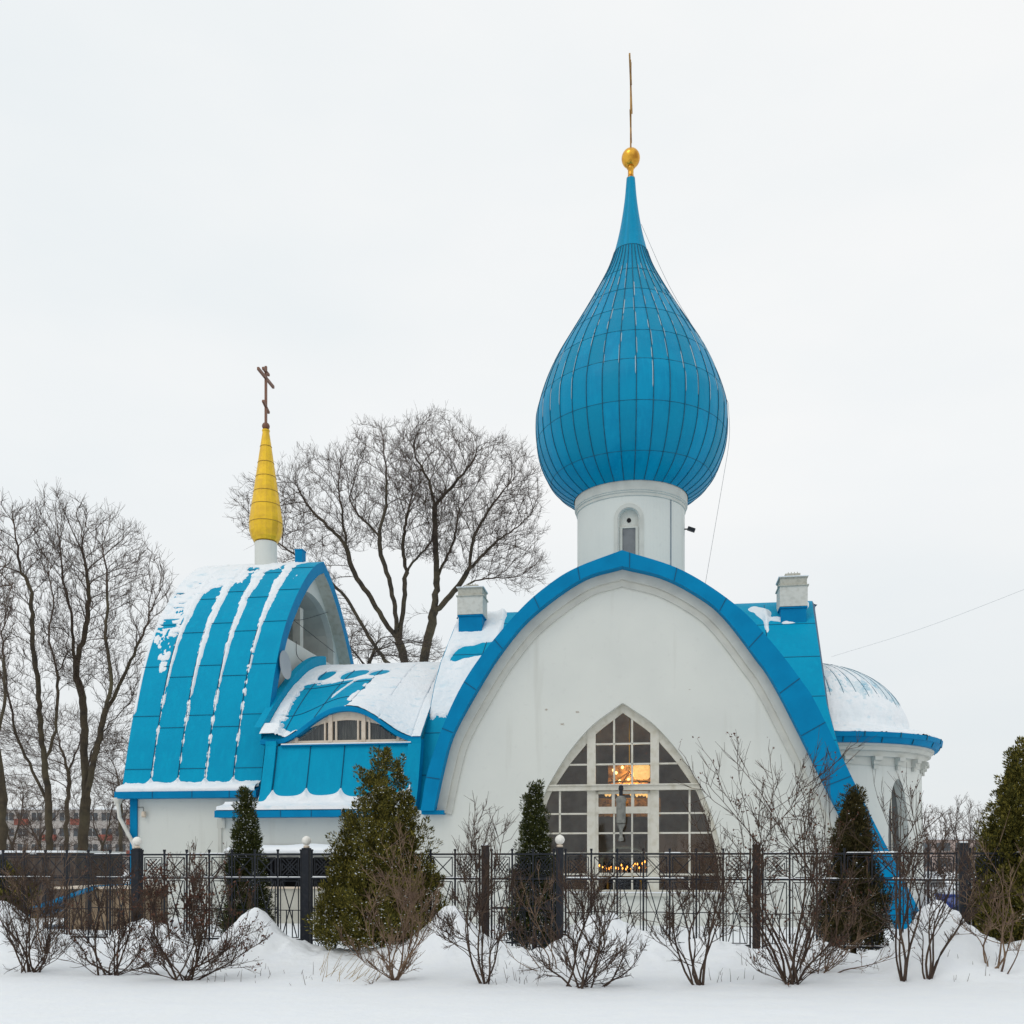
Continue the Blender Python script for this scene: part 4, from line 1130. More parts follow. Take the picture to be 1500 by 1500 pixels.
# ------------------------------------------------------------------ bare trees (space colonisation)
def tree(name, label, D, skel, env, seed, step=.30, natt=1500, fan=.45, r0=.24, group='bare trees behind the church', twl=.8, twn=2, mat_=None, dz=4.0, tipr=.0065, gam=1.78):
    g = np.random.RandomState(seed)
    nodes = []; par = []
    basept = at(skel[0][0][0], D); base = basept.copy(); base[2] = 0
    def addpoly(pts, dpt):
        P3 = []
        for k, (px, y) in enumerate(pts):
            q = at(px, D+dpt*k/len(pts), y); P3.append(q)
        P3 = np.array(P3); L = np.linalg.norm(np.diff(P3, axis=0), axis=1).sum()
        S = spline(P3, max(3, int(L/step)))
        S[1:-1] += g.normal(0, step*.10, S[1:-1].shape)
        if not nodes:
            nodes.append(S[0]); par.append(-1); last = 0
        else:
            A = np.array(nodes); last = int(np.argmin(((A-S[0])**2).sum(1)))
        for p in S[1:]:
            nodes.append(p); par.append(last); last = len(nodes)-1
    for k, poly in enumerate(skel):
        addpoly(poly, 0 if k == 0 else g.uniform(-dz*.8, dz*.8))
    # attractors in the union of ellipsoids (px centre, y centre, px radius, px radius y)
    att = []
    tot = sum(e[2]*e[3] for e in env)
    for (cx, cy, rx, ry) in env:
        c = at(cx, D, cy); sx_, sz_ = rx*D/F, ry*D/F; sy_ = min(sx_, dz)
        q = g.normal(size=(int(natt*rx*ry/tot), 3)); q /= np.linalg.norm(q, axis=1)[:,None]
        q *= g.uniform(.25, 1, (len(q),1))**(1/2.6)
        att.append(c+q*np.array([sx_, sy_, sz_]))
    A = np.concatenate(att)
    fork = at(skel[0][-1][0], D, skel[0][-1][1])-np.array([0,0,1.5]); cc = fork
    N = np.array(nodes); 
    best = np.full(len(A), 1e9); bi = np.zeros(len(A), int)
    def upd(new, off):
        nonlocal best, bi
        if len(new) == 0: return
        for c0 in range(0, len(new), 256):
            d = np.linalg.norm(A[:,None]-new[None,c0:c0+256], axis=2); k = d.argmin(1); dm = d[np.arange(len(A)), k]
            mk = dm < best; best = np.where(mk, dm, best); bi = np.where(mk, k+off+c0, bi)
    upd(N, 0)
    alive = np.ones(len(A), bool)
    nl = list(nodes)
    seen = set()
    for it in range(120):
        act = alive & (best < 12*step)
        if not act.any(): break
        ids = np.unique(bi[act]); dirs = A[act]-np.array([nl[i] for i in bi[act]])
        dirs /= np.linalg.norm(dirs, axis=1)[:,None]+1e-9
        acc = {}
        for i, d in zip(bi[act], dirs):
            if i in acc: acc[i] += d
            else: acc[i] = d.copy()
        new = []; off = len(nl)
        for i, d in acc.items():
            d = d+g.normal(0, .12, 3)+np.array([0,0,.08]); nn_ = np.linalg.norm(d)
            if nn_ < 1e-3: continue
            d = d/nn_; rv_ = nl[i]-cc; d = d+fan*rv_/(np.linalg.norm(rv_)+1e-6); d /= np.linalg.norm(d)+1e-9; pd = nl[i]-nl[par[i]] if par[i] >= 0 else d; pd = pd/(np.linalg.norm(pd)+1e-9); d = d*.62+pd*.38; nn_ = np.linalg.norm(d)+1e-9
            p = nl[i]+d/nn_*step*g.uniform(.8,1.1)
            key = tuple(np.round(p/(step*.25)).astype(int))
            if key in seen: continue
            seen.add(key); new.append(p); par.append(i)
        if not new: break
        nl.extend(new); upd(np.array(new), off)
        alive &= best > 1.15*step
        if not alive.any() or len(nl) > 24000: break
    N = np.array(nl); par_ = np.array(par)
    nc = np.zeros(len(N)); 
    for i in range(len(N)-1, 0, -1):
        if nc[i] == 0: nc[i] = 1.0
        nc[par_[i]] += nc[i]
    rad = tipr*nc**(1/gam); rad *= r0/rad[0]; rad = np.maximum(rad, .0085)
    # smooth the zigzag of side limbs a little
    dirn = np.zeros_like(N); dirn[1:] = N[1:]-N[par_[1:]]; dirn[0] = dirn[1]
    dirn /= np.linalg.norm(dirn, axis=1)[:,None]+1e-9
    ref = np.array([1.,.13,.0])
    a = np.cross(dirn, ref); a /= np.linalg.norm(a, axis=1)[:,None]+1e-9; b = np.cross(dirn, a)
    root = empty(name, base); tag(root, label, 'tree', group)
    def edges(mask, n, nm, mt):
        i = np.where(mask)[0]; p = par_[i]
        rs = np.minimum(rad[p], rad[i]*1.25)
        an = np.arange(n)*2*math.pi/n
        V0 = N[p][:,None]+rs[:,None,None]*(a[p][:,None]*np.cos(an)[:,None]+b[p][:,None]*np.sin(an)[:,None])
        V1 = N[i][:,None]+rad[i][:,None,None]*(a[i][:,None]*np.cos(an)[:,None]+b[i][:,None]*np.sin(an)[:,None])
        V = np.stack([V0,V1],1)-base
        idx = np.arange(len(i)*2*n).reshape(len(i),2,n); j = np.roll(idx,-1,2)
        q = np.stack([idx[:,0],j[:,0],j[:,1],idx[:,1]],-1).reshape(-1,4)
        m = MB(); m.addq(V, q); return m
    thick = rad > .05
    msk = np.arange(len(N)) > 0
    mt = edges(msk & thick, 8, 'trunk', BARK)
    if base[2] < N[0][2]: mt.tubes([[np.array([0,0,-.3]), N[0]-base]], np.array([[rad[0]*1.25, rad[0]]]), 10)
    mt.build('trunk', BARK, root, smooth=True)
    mc = edges(msk & ~thick, 4, 'crown', TWIG)
    # fine twigs
    k = np.where(msk & (rad < .03))[0]
    k = np.repeat(k, twn); M = len(k)
    rv2 = N[k]-cc; rv2 /= np.linalg.norm(rv2,axis=1)[:,None]+1e-9
    d0 = dirn[k]*.7+rv2*.6+g.normal(0,.42,(M,3)); d0[:,2] += .22; d0 /= np.linalg.norm(d0,axis=1)[:,None]
    ln = twl*g.uniform(.35,1,M)
    p0 = N[k]-(N[k]-N[par_[k]])*g.rand(M,1)
    d1 = d0+g.normal(0,.3,(M,3)); d1[:,2] += .15; d1 /= np.linalg.norm(d1,axis=1)[:,None]
    P = np.stack([p0, p0+d0*ln[:,None]*.5, p0+(d0*.5+d1*.5)*ln[:,None]],1)-base
    rr = np.array([.0075,.006,.004])[None]*np.ones((M,1))
    mc.tubes(P, rr, 3)
    k2 = g.choice(M, M); d2 = d0[k2]+g.normal(0,.6,(M,3)); d2 /= np.linalg.norm(d2,axis=1)[:,None]
    q0 = P[k2,1]; mc.tubes(np.stack([q0, q0+d2*ln[k2][:,None]*.45],1), rr[:,1:], 3)
    mc.build('crown', mat_ or TWIG, root)
    return root
tree('bare_tree', 'large spreading bare tree, left trunk of the pair rising behind the low wing', 55,
     [[(592,1318),(592,1100),(592,975),(584,940)], [(584,940),(560,905),(540,872),(520,842),(508,800),(502,760),(496,715)],
      [(584,940),(578,890),(570,850),(558,815),(556,780),(566,735),(566,690),(562,650)], [(584,940),(592,880),(596,835),(622,805),(640,775)],
      [(508,800),(480,770),(450,740),(430,700)], [(556,780),(530,760),(512,730)], [(596,835),(590,800),(600,740),(615,700)], [(592,1000),(545,940),(510,880),(480,850),(440,820),(400,790)]],
     [(480,745,80,85),(560,715,80,90),(610,760,65,70),(400,755,60,50),(450,850,55,40),(500,930,40,45)], 11, natt=4300, r0=.27, dz=5)
tree('bare_tree', 'large spreading bare tree, right trunk of the pair rising behind the low wing', 55,
     [[(622,1318),(622,1100),(621,975),(630,925),(636,895)], [(636,895),(640,845),(638,790),(636,740),(628,705),(612,675),(600,640)],
      [(636,895),(662,870),(684,838),(694,790),(712,752),(740,715)], [(684,838),(720,800),(760,770),(785,745)], [(636,740),(660,715),(690,680),(700,655)],
      [(636,895),(600,905),(590,935)], [(662,870),(700,850),(750,845),(790,835)], [(640,845),(665,790),(672,740)]],
     [(640,690,70,80),(710,720,85,80),(755,770,42,70),(690,790,80,60),(760,835,45,35),(640,640,45,30)], 12, natt=4300, r0=.25, dz=5)
tree('bare_tree', 'tall bare tree with forked upright limbs, nearest the blue belfry roof', 44,
     [[(120,1325),(120,1245),(126,1170)], [(126,1170),(123,1080),(122,1030),(110,980),(106,910),(95,860),(88,800),(82,750)],
      [(126,1170),(145,1080),(155,1040),(163,1000),(155,930),(158,870),(150,800)], [(155,1040),(185,985),(212,920),(235,860)], [(126,1170),(132,1110),(160,1060),(190,1030)],
      [(130,1200),(150,1165),(180,1150)], [(110,980),(125,920),(130,860),(120,800)]],
     [(95,800,55,75),(155,830,65,80),(210,870,42,70),(180,970,45,60),(120,940,60,80),(175,1060,35,60)], 13, natt=3800, r0=.23, dz=4, group='bare trees left of the church')
tree('bare_tree', 'tall slender bare tree left of the forked one beside the belfry', 43,
     [[(75,1325),(72,1245),(72,1180),(66,1120)], [(66,1120),(60,1070),(55,1000),(48,940),(46,870),(30,830),(22,780)], [(66,1120),(82,1060),(84,990),(72,930),(78,880),(70,830)],
      [(72,1180),(50,1130),(25,1080),(10,1000)], [(84,990),(98,960),(100,920)]],
     [(25,810,55,75),(75,850,35,70),(20,930,50,80),(30,1050,50,60),(90,960,30,60)], 14, natt=2700, r0=.16, dz=3.5, group='bare trees left of the church')
tree('bare_tree', 'dark bare trunk cut off by the left edge of the view', 40,
     [[(-2,1330),(0,1260),(2,1190),(-8,1100)], [(-8,1100),(-30,1000),(-40,900),(-35,820)], [(-8,1100),(8,1020),(4,950),(10,880)]],
     [(-40,850,60,80),(0,900,30,60),(-50,980,60,70)], 15, natt=1800, r0=.24, dz=3, group='bare trees left of the church')
tree('bare_tree', 'small twiggy bare tree low behind the tall trunks on the left', 62,
     [[(95,1310),(98,1200),(100,1130)], [(100,1130),(88,1090),(80,1060)], [(100,1130),(115,1090),(120,1060)]],
     [(100,1095,70,60),(40,1110,60,60)], 16, natt=2600, r0=.14, dz=4, step=.36, group='bare trees left of the church')
tree('bare_tree', 'small bare tree beside the white belfry wall, its crown low over the eave', 60,
     [[(178,1310),(176,1220),(178,1160)], [(178,1160),(170,1130),(165,1110)], [(178,1160),(188,1125),(192,1100)]],
     [(170,1130,45,60)], 26, natt=1500, r0=.12, dz=4, step=.36, group='bare trees left of the church')
tree('bare_tree', 'low dark bare tree just beyond the wing ridge beside the belfry gable', 50,
     [[(538,1318),(538,1100),(540,980)], [(540,980),(520,955),(505,945)], [(540,980),(548,950),(558,935)]],
     [(535,950,42,26),(600,958,50,18)], 17, natt=1600, r0=.12, dz=3, step=.3)
for k, (px, D, cy, rx, ry, nm) in enumerate(((18,70,1190,55,62,'small dark bare tree before the distant block, at the far left'),(58,58,1205,50,50,'small bare tree between the slender trunk and the left edge'),(150,75,1185,60,60,'small bare tree behind the forked trunk, before the distant block'),(196,66,1190,40,55,'small bare tree showing just past the white downpipe'))):
    tree('bare_tree', nm, D, [[(px,HZ+EYE*F/D),(px+1,1265),(px,1240)],[(px,1240),(px-10,1215),(px-14,1195)],[(px,1240),(px+9,1210),(px+14,1185)]],
     [(px,cy,rx,ry),(px,1250,rx,26)], 60+k, natt=1700, r0=.13, dz=4, step=.36, twl=.7, group='bare trees left of the church')
for k, (px, D, cy, rx, ry) in enumerate(((1375,48,1222,28,36),(1412,52,1212,26,46),(1445,60,1218,30,36))):
    tree('bare_tree', ['small rounded bare tree right beside the apse','taller small bare tree between the apse and the big evergreen','small bare tree half hidden behind the big right evergreen'][k], D,
     [[(px,HZ+EYE*F/D),(px+1,1270),(px,1255)],[(px,1255),(px-8,1235),(px-12,1215)],[(px,1255),(px+8,1235),(px+10,1210)]],
     [(px,cy,rx,ry),(px,1270,rx*.9,30)], 40+k, natt=1300, r0=.09, dz=2.5, step=.26, twl=.5, group='bare trees right of the apse')

# ------------------------------------------------------------------ evergreens
def thuja(px, off, ytop, hwpx, label, kind, seed, shape=1.0, snow=.05, n=26000, leaf=.085, lump=.22, plume=1.0, leaders=None):
    g = np.random.RandomState(seed)
    s = fence_s(px); x, y = fence_xy(s, off)
    D = y; x = (px-750)/F*D
    H = EYE+(HZ-ytop)*D/F; W = hwpx*D/F; zb = gz(x, y)
    root = empty('evergreen', (x, y, zb)); tag(root, label, 'evergreen', 'evergreens along the fence')
    m = MB(); m.tubes([[(0,0,-.1),(0,0,H*.5),(0,0,H*.85)]], [[.06,.04,.015]], 6); m.build('trunk', BARE, root)
    # crown envelope
    def R_(z, a):
        q = z/H
        r = W*np.minimum(1, (1-q)**shape*1.16+.015)*np.clip(.70+q*2.4, 0, 1)
        return r*(1+lump*(fbm(a*1.6+20, z*2.3, seed, 4)-.5)*2)
    npl = int(n/95*plume)
    zp = np.maximum(H*g.beta(1.0, 1.3, npl), .03); ap_ = g.uniform(-math.pi, math.pi, npl)
    ru = R_(zp, ap_+0*zp)*g.uniform(.12, 1, npl)**.42
    Pb_ = np.stack([ru*np.cos(ap_)*.86, ru*np.sin(ap_)*.86, zp*.95], 1)
    if leaders:
        wt = np.array([l[2]*l[3] for l in leaders]); li = g.choice(len(leaders), npl, p=wt/wt.sum()); LL = np.array(leaders)[li]
        Pb_ = Pb_*np.stack([LL[:,3],LL[:,3],LL[:,2]],1)+np.stack([LL[:,0]*W*(1-.35*zp/H),LL[:,1]*W,0*zp],1)
    ax = np.stack([np.cos(ap_)*.42, np.sin(ap_)*.42, np.ones(npl)], 1)+g.normal(0,.22,(npl,3)); ax /= np.linalg.norm(ax,axis=1)[:,None]
    lenp = leaf*g.uniform(2.6, 7.5, npl)*(.75+.5*(1-zp/H))
    k = g.randint(0, npl, n); t = g.uniform(0, 1, n)**.8
    wr = lenp[k]*.30*np.sin(np.clip(t*.9+.1,0,1)*math.pi)**.7
    rv = g.normal(size=(n,3)); rv /= np.linalg.norm(rv,axis=1)[:,None]
    C = Pb_[k]+ax[k]*(lenp[k]*t)[:,None]+rv*wr[:,None]
    z = C[:,2]; a = ap_[k]; u = np.clip(np.hypot(C[:,0],C[:,1])/(R_(np.clip(z,0,H*.98),a)+.01),0,1) if not leaders else g.uniform(.5,1,n)
    out = ax[k]*.9+rv*.75; out /= np.linalg.norm(out,axis=1)[:,None]
    side = np.cross(out, g.normal(size=(n,3))); side /= np.linalg.norm(side,axis=1)[:,None]
    ln = leaf*g.uniform(.5,1.4,n); wd = ln*g.uniform(.16,.32,n)
    V = np.stack([C-side*wd[:,None]*.35, C+out*ln[:,None]*.55-side*wd[:,None]*.6, C+out*ln[:,None], C+out*ln[:,None]*.5+side*wd[:,None]*.6], 1)
    m = MB(); m.addq(V, np.arange(n*4).reshape(n,4)); m.build('crown', THUJA[kind], root)
    # snow caught on the sprays
    ns = int(n*snow)
    k = g.choice(np.where((u > .7) & (z < H*.97) & (out[:,2] > .1))[0], ns)
    C2 = C[k]*np.array([1.02,1.02,1])+out[k]*leaf*.5; wv = np.minimum(leaf,.09)*g.uniform(.12,.45,ns)
    clus = fbm(a[k]*3, z[k]*4, seed+5)
    ok = clus > .5; C2 = C2[ok]; wv = wv[ok]
    m = MB(); mm = len(C2)
    tv = np.stack([C2+np.stack([wv*.8,0*wv,0*wv],1), C2+np.stack([0*wv,wv*.8,0*wv],1), C2-np.stack([wv*.8,0*wv,0*wv],1), C2-np.stack([0*wv,wv*.8,0*wv],1), C2+np.stack([0*wv,0*wv,wv*.5],1), C2-np.stack([0*wv,0*wv,wv*.3],1)],1)
    fidx = np.array([(0,1,4),(1,2,4),(2,3,4),(3,0,4),(1,0,5),(2,1,5),(3,2,5),(0,3,5)])
    fs_ = (np.arange(mm)[:,None,None]*6+fidx[None]).reshape(-1,3)
    m.addq(tv, fs_); tag(m.build('caught_snow', SNOW, root, smooth=True), kind='stuff')
    return root
thuja(360, -.55, 1163, 36, 'narrow dark green columnar evergreen behind the fence by the kiosk', 0, 1, shape=1.0, snow=.05, n=60000, leaf=.052, lump=.34)
thuja(560, .15, 1110, 108, 'broad bushy olive-green evergreen with several tips, dusted with snow', 1, 2, shape=.70, snow=.06, n=160000, leaf=.06, lump=.75, plume=.75, leaders=[(.02,0,1,.30),(-.30,-.1,.93,.28),(.26,.1,.97,.30),(.50,.1,.80,.34),(-.56,.1,.74,.34),(0,-.2,.85,.5),(-.55,0,.66,.42),(.5,0,.7,.42),(-.1,-.5,.62,.48),(-.68,-.2,.42,.38),(.68,-.15,.46,.36),(.3,-.55,.45,.42),(-.4,-.5,.36,.4),(0,.4,.8,.5)])
thuja(783, -.5, 1155, 39, 'slim pointed dark evergreen left of the great window', 0, 3, shape=1.0, snow=.05, n=64000, leaf=.052, lump=.34)
thuja(1250, -.35, 1168, 50, 'brownish conical evergreen in front of the blue roof foot', 2, 4, shape=.78, snow=.01, n=76000, leaf=.052, lump=.4)
thuja(1500, -.3, 1085, 98, 'large olive-brown evergreen cut by the right edge of the view', 1, 5, shape=.72, snow=.01, n=140000, leaf=.065, lump=.45, plume=.8, leaders=[(0,0,1,.55),(-.22,-.1,.93,.38),(.28,.1,.88,.42),(-.55,0,.66,.42),(.5,0,.7,.42),(-.1,-.5,.62,.48),(-.68,-.2,.42,.38),(.68,-.15,.46,.36),(.3,-.55,.45,.42),(-.4,-.5,.36,.4),(0,.4,.8,.5)])
thuja(-12, -.3, 1300, 50, 'low olive evergreen shrub at the left edge behind the snow mound', 1, 6, shape=.5, snow=.03, n=12000, leaf=.09)

# ------------------------------------------------------------------ shrubs in the foreground
def shrub(px, y0, tips, label, seed, mt, n_stems=7, r0=.02, pods=0, lean=.5, dens=1.0, name='bare_shrub', spread=.10, wig=.10, depth=3):
    """tips: list of (px,y) the main stems reach"""
    g = np.random.RandomState(seed)
    Ds = np.linspace(13, 18.6, 300); zs_ = hgt((px-750)/F*Ds, Ds)
    D = float(Ds[int(np.argmin(np.abs(HZ+(EYE-zs_)*F/Ds-y0)))]); x, y = at(px, D)[:2]; zb = gz(x, y)
    root = empty(name, (x, y, zb)); tag(root, label, 'shrub', 'leafless shrubs in the foreground snow')
    B = {2: [], 3: [], 5: []}; Rr = {2: [], 3: [], 5: []}; ends = []
    def grow(p, d, L, r, lv):
        if lv == depth or r < .0022 or L < .05:
            q1 = p+d*L*.5+g.normal(0,.1*L,3); q2 = p+d*L+np.array([0,0,.1*L])+g.normal(0,.12*L,3)
            B[3].append([p, q1, q2]); Rr[3].append([max(r,.0046), max(r*.8,.0038), .0022]); ends.append((q2, d)); return
        P = [p]; dd = d.copy(); k = 4
        for i in range(k):
            dd = dd+g.normal(0, wig, 3)+np.array([0,0,.05]); dd /= np.linalg.norm(dd); P.append(P[-1]+dd*L/k)
        B[5].append(P); Rr[5].append([max(.0045,r*(1-.12*i)) for i in range(k+1)])
        nb = int(round(g.uniform(3, 5.2)*dens))
        for c in range(nb):
            t = g.uniform(.25, .98); i = min(int(t*k), k-1); q = P[i]+(P[i+1]-P[i])*(t*k-i)
            dn = dd*.9+g.normal(0,.52,3); dn[2] += .28; dn /= np.linalg.norm(dn)
            grow(q, dn, L*g.uniform(.38,.62), r*.58*(1-.15*t), lv+1)
        grow(P[-1], dd, L*.55, r*.66, lv+1)
    for i, tip in enumerate(tips):
        tx, ty = tip[:2]
        dpt = g.uniform(-.5,.5); T3 = at(tx, D+dpt, ty)-np.array([x, y, zb])
        b0 = np.array([g.normal(0,spread), g.normal(0,spread*.7), -.05])+np.array([T3[0]*.08,0,0])
        Lm = np.linalg.norm(T3-b0)
        mid = b0+(T3-b0)*.5+np.array([T3[0]*.10*lean, 0, -.02*Lm])+g.normal(0,.075*Lm,3)*np.array([1,1,.3])
        S = spline([b0, b0*.6+mid*.4+g.normal(0,.03*Lm,3), mid, mid*.45+T3*.55+g.normal(0,.045*Lm,3), T3], 13)
        rs = r0*.66*g.uniform(.7,1.15)*(1-.78*np.linspace(0,1,13))
        for a in range(0, 12, 4): B[5].append(list(S[a:a+5])); Rr[5].append(list(rs[a:a+5]))
        for j in range(3, 13):
            if g.rand() < .95*dens:
                dn = S[j]-S[j-1]; dn /= np.linalg.norm(dn); 
                dn = dn+g.normal(0,.55,3); dn[2] += .15; dn /= np.linalg.norm(dn)
                grow(S[j], dn, Lm*g.uniform(.12,.30), rs[j]*.55, 1 if Lm > 1.6 else 2)
        grow(S[-1], (S[-1]-S[-2])/np.linalg.norm(S[-1]-S[-2]), Lm*.14, rs[-1], 2)
    if len(tips) > 6:
        for q in range(7):
            an = g.uniform(0, 2*math.pi); L_ = g.uniform(.35,.8)
            d_ = np.array([math.cos(an), math.sin(an)*.6, g.uniform(.25,.7)]); d_ /= np.linalg.norm(d_)
            grow(np.array([g.normal(0,spread),g.normal(0,spread*.7),0]), d_, L_, .008, 1)
    m = MB(); m.tubes(np.array(B[5]), np.array(Rr[5]), 5); m.build('stems', mt, root, smooth=True)
    m = MB()
    P3 = np.array(B[3]); m.tubes(P3, np.array(Rr[3]), 3)
    M = len(P3); k = g.randint(0, M, int(M*1.3)); d2 = (P3[k,2]-P3[k,0]); d2 = d2+g.normal(0,.07,(len(k),3)); d2[:,2] += .03
    q = P3[k,1]; m.tubes(np.stack([q, q+d2*g.uniform(.4,.9,(len(k),1))],1), np.tile([[.0034,.002]],(len(k),1)), 3)
    m.build('twigs', mt, root)
    if pods:
        E = np.array([e[0] for e in ends]); n = int(len(E)*pods)
        k = g.randint(0, len(E), n); cl = fbm(E[k,0]*4+9, E[k,2]*4, seed); k = k[cl > .45]; n = len(k)
        C = E[k]+g.normal(0,.02,(n,3)); o = g.normal(size=(n,3)); o[:,2] = np.abs(o[:,2])+.4; o /= np.linalg.norm(o,axis=1)[:,None]
        sd2 = np.cross(o, g.normal(size=(n,3))); sd2 /= np.linalg.norm(sd2,axis=1)[:,None]; ln = g.uniform(.02,.05,n)[:,None]
        ln = ln*1.15; V = np.stack([C, C+o*ln*.5+sd2*ln*.3, C+o*ln, C+o*ln*.5-sd2*ln*.3],1); m = MB(); m.addq(V, np.arange(n*4).reshape(n,4)); tag(m.build('seed_heads', PODS, root), kind='stuff')
    return root
shrub(48, 1424, [(10,1300),(25,1270),(45,1262),(60,1280),(80,1275),(100,1310),(5,1360),(-15,1320),(85,1365)], 'leafless shrub at the far left, before the rounded snow mound', 101, SHRUBB, dens=.85, r0=.026)
shrub(62, 1396, [(30,1260),(60,1245),(90,1262),(110,1290),(10,1280),(130,1310)], 'tan bare shrub behind the leftmost mound, in front of the brown shed', 102, SHRUBT, dens=.7, r0=.018)
shrub(166, 1428, [(100,1335),(130,1300),(155,1285),(175,1290),(195,1300),(225,1340),(110,1380),(220,1300)], 'leafless shrub just left of the leftmost globe lamp post', 103, SHRUBB, r0=.028, pods=.8, dens=.95)
shrub(268, 1436, [(215,1330),(235,1290),(260,1285),(285,1275),(310,1290),(330,1320),(355,1370),(225,1385),(375,1385),(300,1330)], 'leafless shrub with dark red-brown seed heads between globe lamp post and columnar evergreen', 104, SHRUBB, r0=.028, pods=2.4, dens=1.0)
shrub(330, 1405, [(305,1290),(330,1282),(350,1300),(370,1310),(290,1320)], 'rusty-brown twiggy shrub at the foot of the columnar evergreen', 105, SHRUBB, r0=.015, pods=1.5, dens=.7)
shrub(577, 1436, [(575,1275),(560,1300),(600,1265),(620,1300),(545,1330),(635,1330),(590,1240)], 'single-stemmed pale tan bare shrub before the broad bushy evergreen', 106, SHRUBT, r0=.026, spread=.012, lean=.1, dens=.85)
shrub(709, 1441, [(675,1262),(690,1235),(712,1225),(735,1235),(742,1300),(760,1330)], 'upright bare shrub in front of the brown gate post', 107, SHRUBB, r0=.03, spread=.03, lean=-.3, dens=1.0)
shrub(852, 1446, [(800,1320),(825,1305),(850,1290),(870,1300),(895,1330),(920,1350),(770,1370),(940,1395),(845,1310),(880,1290)], 'many-stemmed bare shrub below the candlelit panes', 108, SHRUBB, r0=.026, dens=1.0)
shrub(800, 1420, [(770,1310),(790,1290),(745,1340),(810,1330),(730,1375)], 'thin brown shrub at the foot of the slim pointed evergreen', 109, SHRUBT, r0=.018, pods=.3, dens=.6)
shrub(1025, 1443, [(955,1330),(975,1290),(1000,1320),(1030,1270),(1060,1290),(1045,1230)], 'V-shaped bare shrub below the right half of the great window', 110, SHRUBB, r0=.034, spread=.02, lean=.9, dens=.85)
shrub(1160, 1441, [(1085,1150),(1098,1140),(1060,1175),(1115,1230),(1135,1200),(1165,1175),(1190,1165),(1210,1180),(1225,1235),(1120,1330),(1240,1300)], 'tall dense bare shrub around the brown post without a globe', 111, SHRUBB, r0=.032, pods=1.3, dens=.74, lean=.2)
shrub(1200, 1425, [(1240,1300),(1270,1280),(1215,1290),(1300,1340),(1190,1330),(1260,1380),(1320,1400)], 'low tangled brown shrub at the foot of the brownish conical evergreen', 112, SHRUBT, r0=.018, pods=.4, dens=.5)
shrub(1324, 1437, [(1300,1200),(1320,1190),(1340,1205),(1290,1235),(1350,1225)], 'slim bare shrub rising across the blue roof foot', 113, SHRUBB, r0=.034, spread=.01, lean=.2, pods=.6, dens=.6)
shrub(1358, 1434, [(1385,1260),(1400,1240),(1375,1290),(1420,1270),(1345,1350)], 'leaning bare shrub before the right-hand snow mound', 114, SHRUBB, r0=.034, spread=.01, dens=.7)
shrub(1462, 1420, [(1430,1280),(1450,1260),(1480,1300),(1500,1250),(1420,1320),(1510,1330)], 'twiggy bare shrub in front of the large right-hand evergreen', 115, SHRUBT, r0=.024, dens=.7)

# dry stalks
def stalks(name, label, pts, mt, seed, tall=.35):
    g = np.random.RandomState(seed); m = MB()
    P = []
    for px, y0, dx, h in pts:
        D = EYE*F/(y0-HZ); p = at(px, D); zb = gz(p[0], p[1]); p[2] = zb-.03
        q = p+np.array([dx, g.normal(0,.03), h]); P.append([p, (p+q)/2+g.normal(0,.01,3), q])
    m.tubes(np.array(P), np.tile([[.005,.004,.002]], (len(P),1)), 3)
    o = m.build(name, mt); tag(o, label, 'grass', kind='stuff')
g = np.random.RandomState(8)
stalks('dry_grass', 'dry straw-coloured stalks leaning right before the broad evergreen', [(g.uniform(465,560), g.uniform(1422,1438), g.uniform(.02,.35), g.uniform(.15,.5)) for _ in range(26)], DRY, 9)
stalks('weed_stalks', 'sparse short dark weed stalks sticking out of the foreground snow', [(g.choice([g.uniform(720,780), g.uniform(1040,1110), g.uniform(1380,1500), g.uniform(300,470)]), g.uniform(1420,1444), g.normal(0,.03), g.uniform(.05,.25)) for _ in range(80)], SHRUBB, 10)

# ------------------------------------------------------------------ background left & right
def block(name, label, px0, px1, D, ytop, cols, wallc, floors, nb, accent=None, group=None):
    x0 = (px0-750)/F*D; x1 = (px1-750)/F*D; H = EYE+(HZ-ytop)*D/F
    b = empty(name, ((x0+x1)/2, D, 0)); tag(b, label, 'building', group)
    hw_ = (x1-x0)/2
    m = MB(); m.box(-hw_, hw_, 0, 12, -1, H); m.build('wall', mat('block_wall', wallc, .9, noise=(.3,tuple(c*.85 for c in wallc),.4,.7)), b)
    m = MB(); m.box(-hw_-.3, hw_+.3, -.3, 12.3, H, H+.35); m.build('roof', SNOW, b)
    fh = H/floors; g = np.random.RandomState(abs(int(px0))+5)
    wm, wf = MB(), MB(); wa = MB()
    for f in range(floors):
        for c in range(nb):
            xx = -hw_+(c+.5)*2*hw_/nb; z = f*fh+fh*.3
            wp = 2*hw_/nb*.36
            m = MB(); m.box(xx-wp, xx+wp, -.03, .05, z, z+fh*.5); m.box(xx-.05, xx+.05, -.06, -.03, z, z+fh*.5, 1); m.box(xx-wp, xx+wp, -.10, -.03, z-.1, z-.0, 1)
            m.build('window', [mat_win, mat_fr], b)
            if accent and (c+f*2) % 4 == accent: (wa := MB()).box(xx-wp*1.2, xx+wp*1.2, -1.1, -.12, z-fh*.28, z+fh*.1); wa.build('balcony', RED, b)
mat_win = mat('block_window', (.06,.07,.08), .3, .5); mat_fr = mat('block_frame', (.45,.44,.42), .7)
RED = mat('red_balcony', (.36,.10,.07), .8, noise=(.6,(.25,.08,.06),.4,.6))
block('apartment_building', 'distant grey apartment block with red balconies beyond the left trees', -120, 330, 190, 1186, 1, (.42,.39,.365), 4, 22, accent=1)  # wall colour lightened to stand in for distance haze
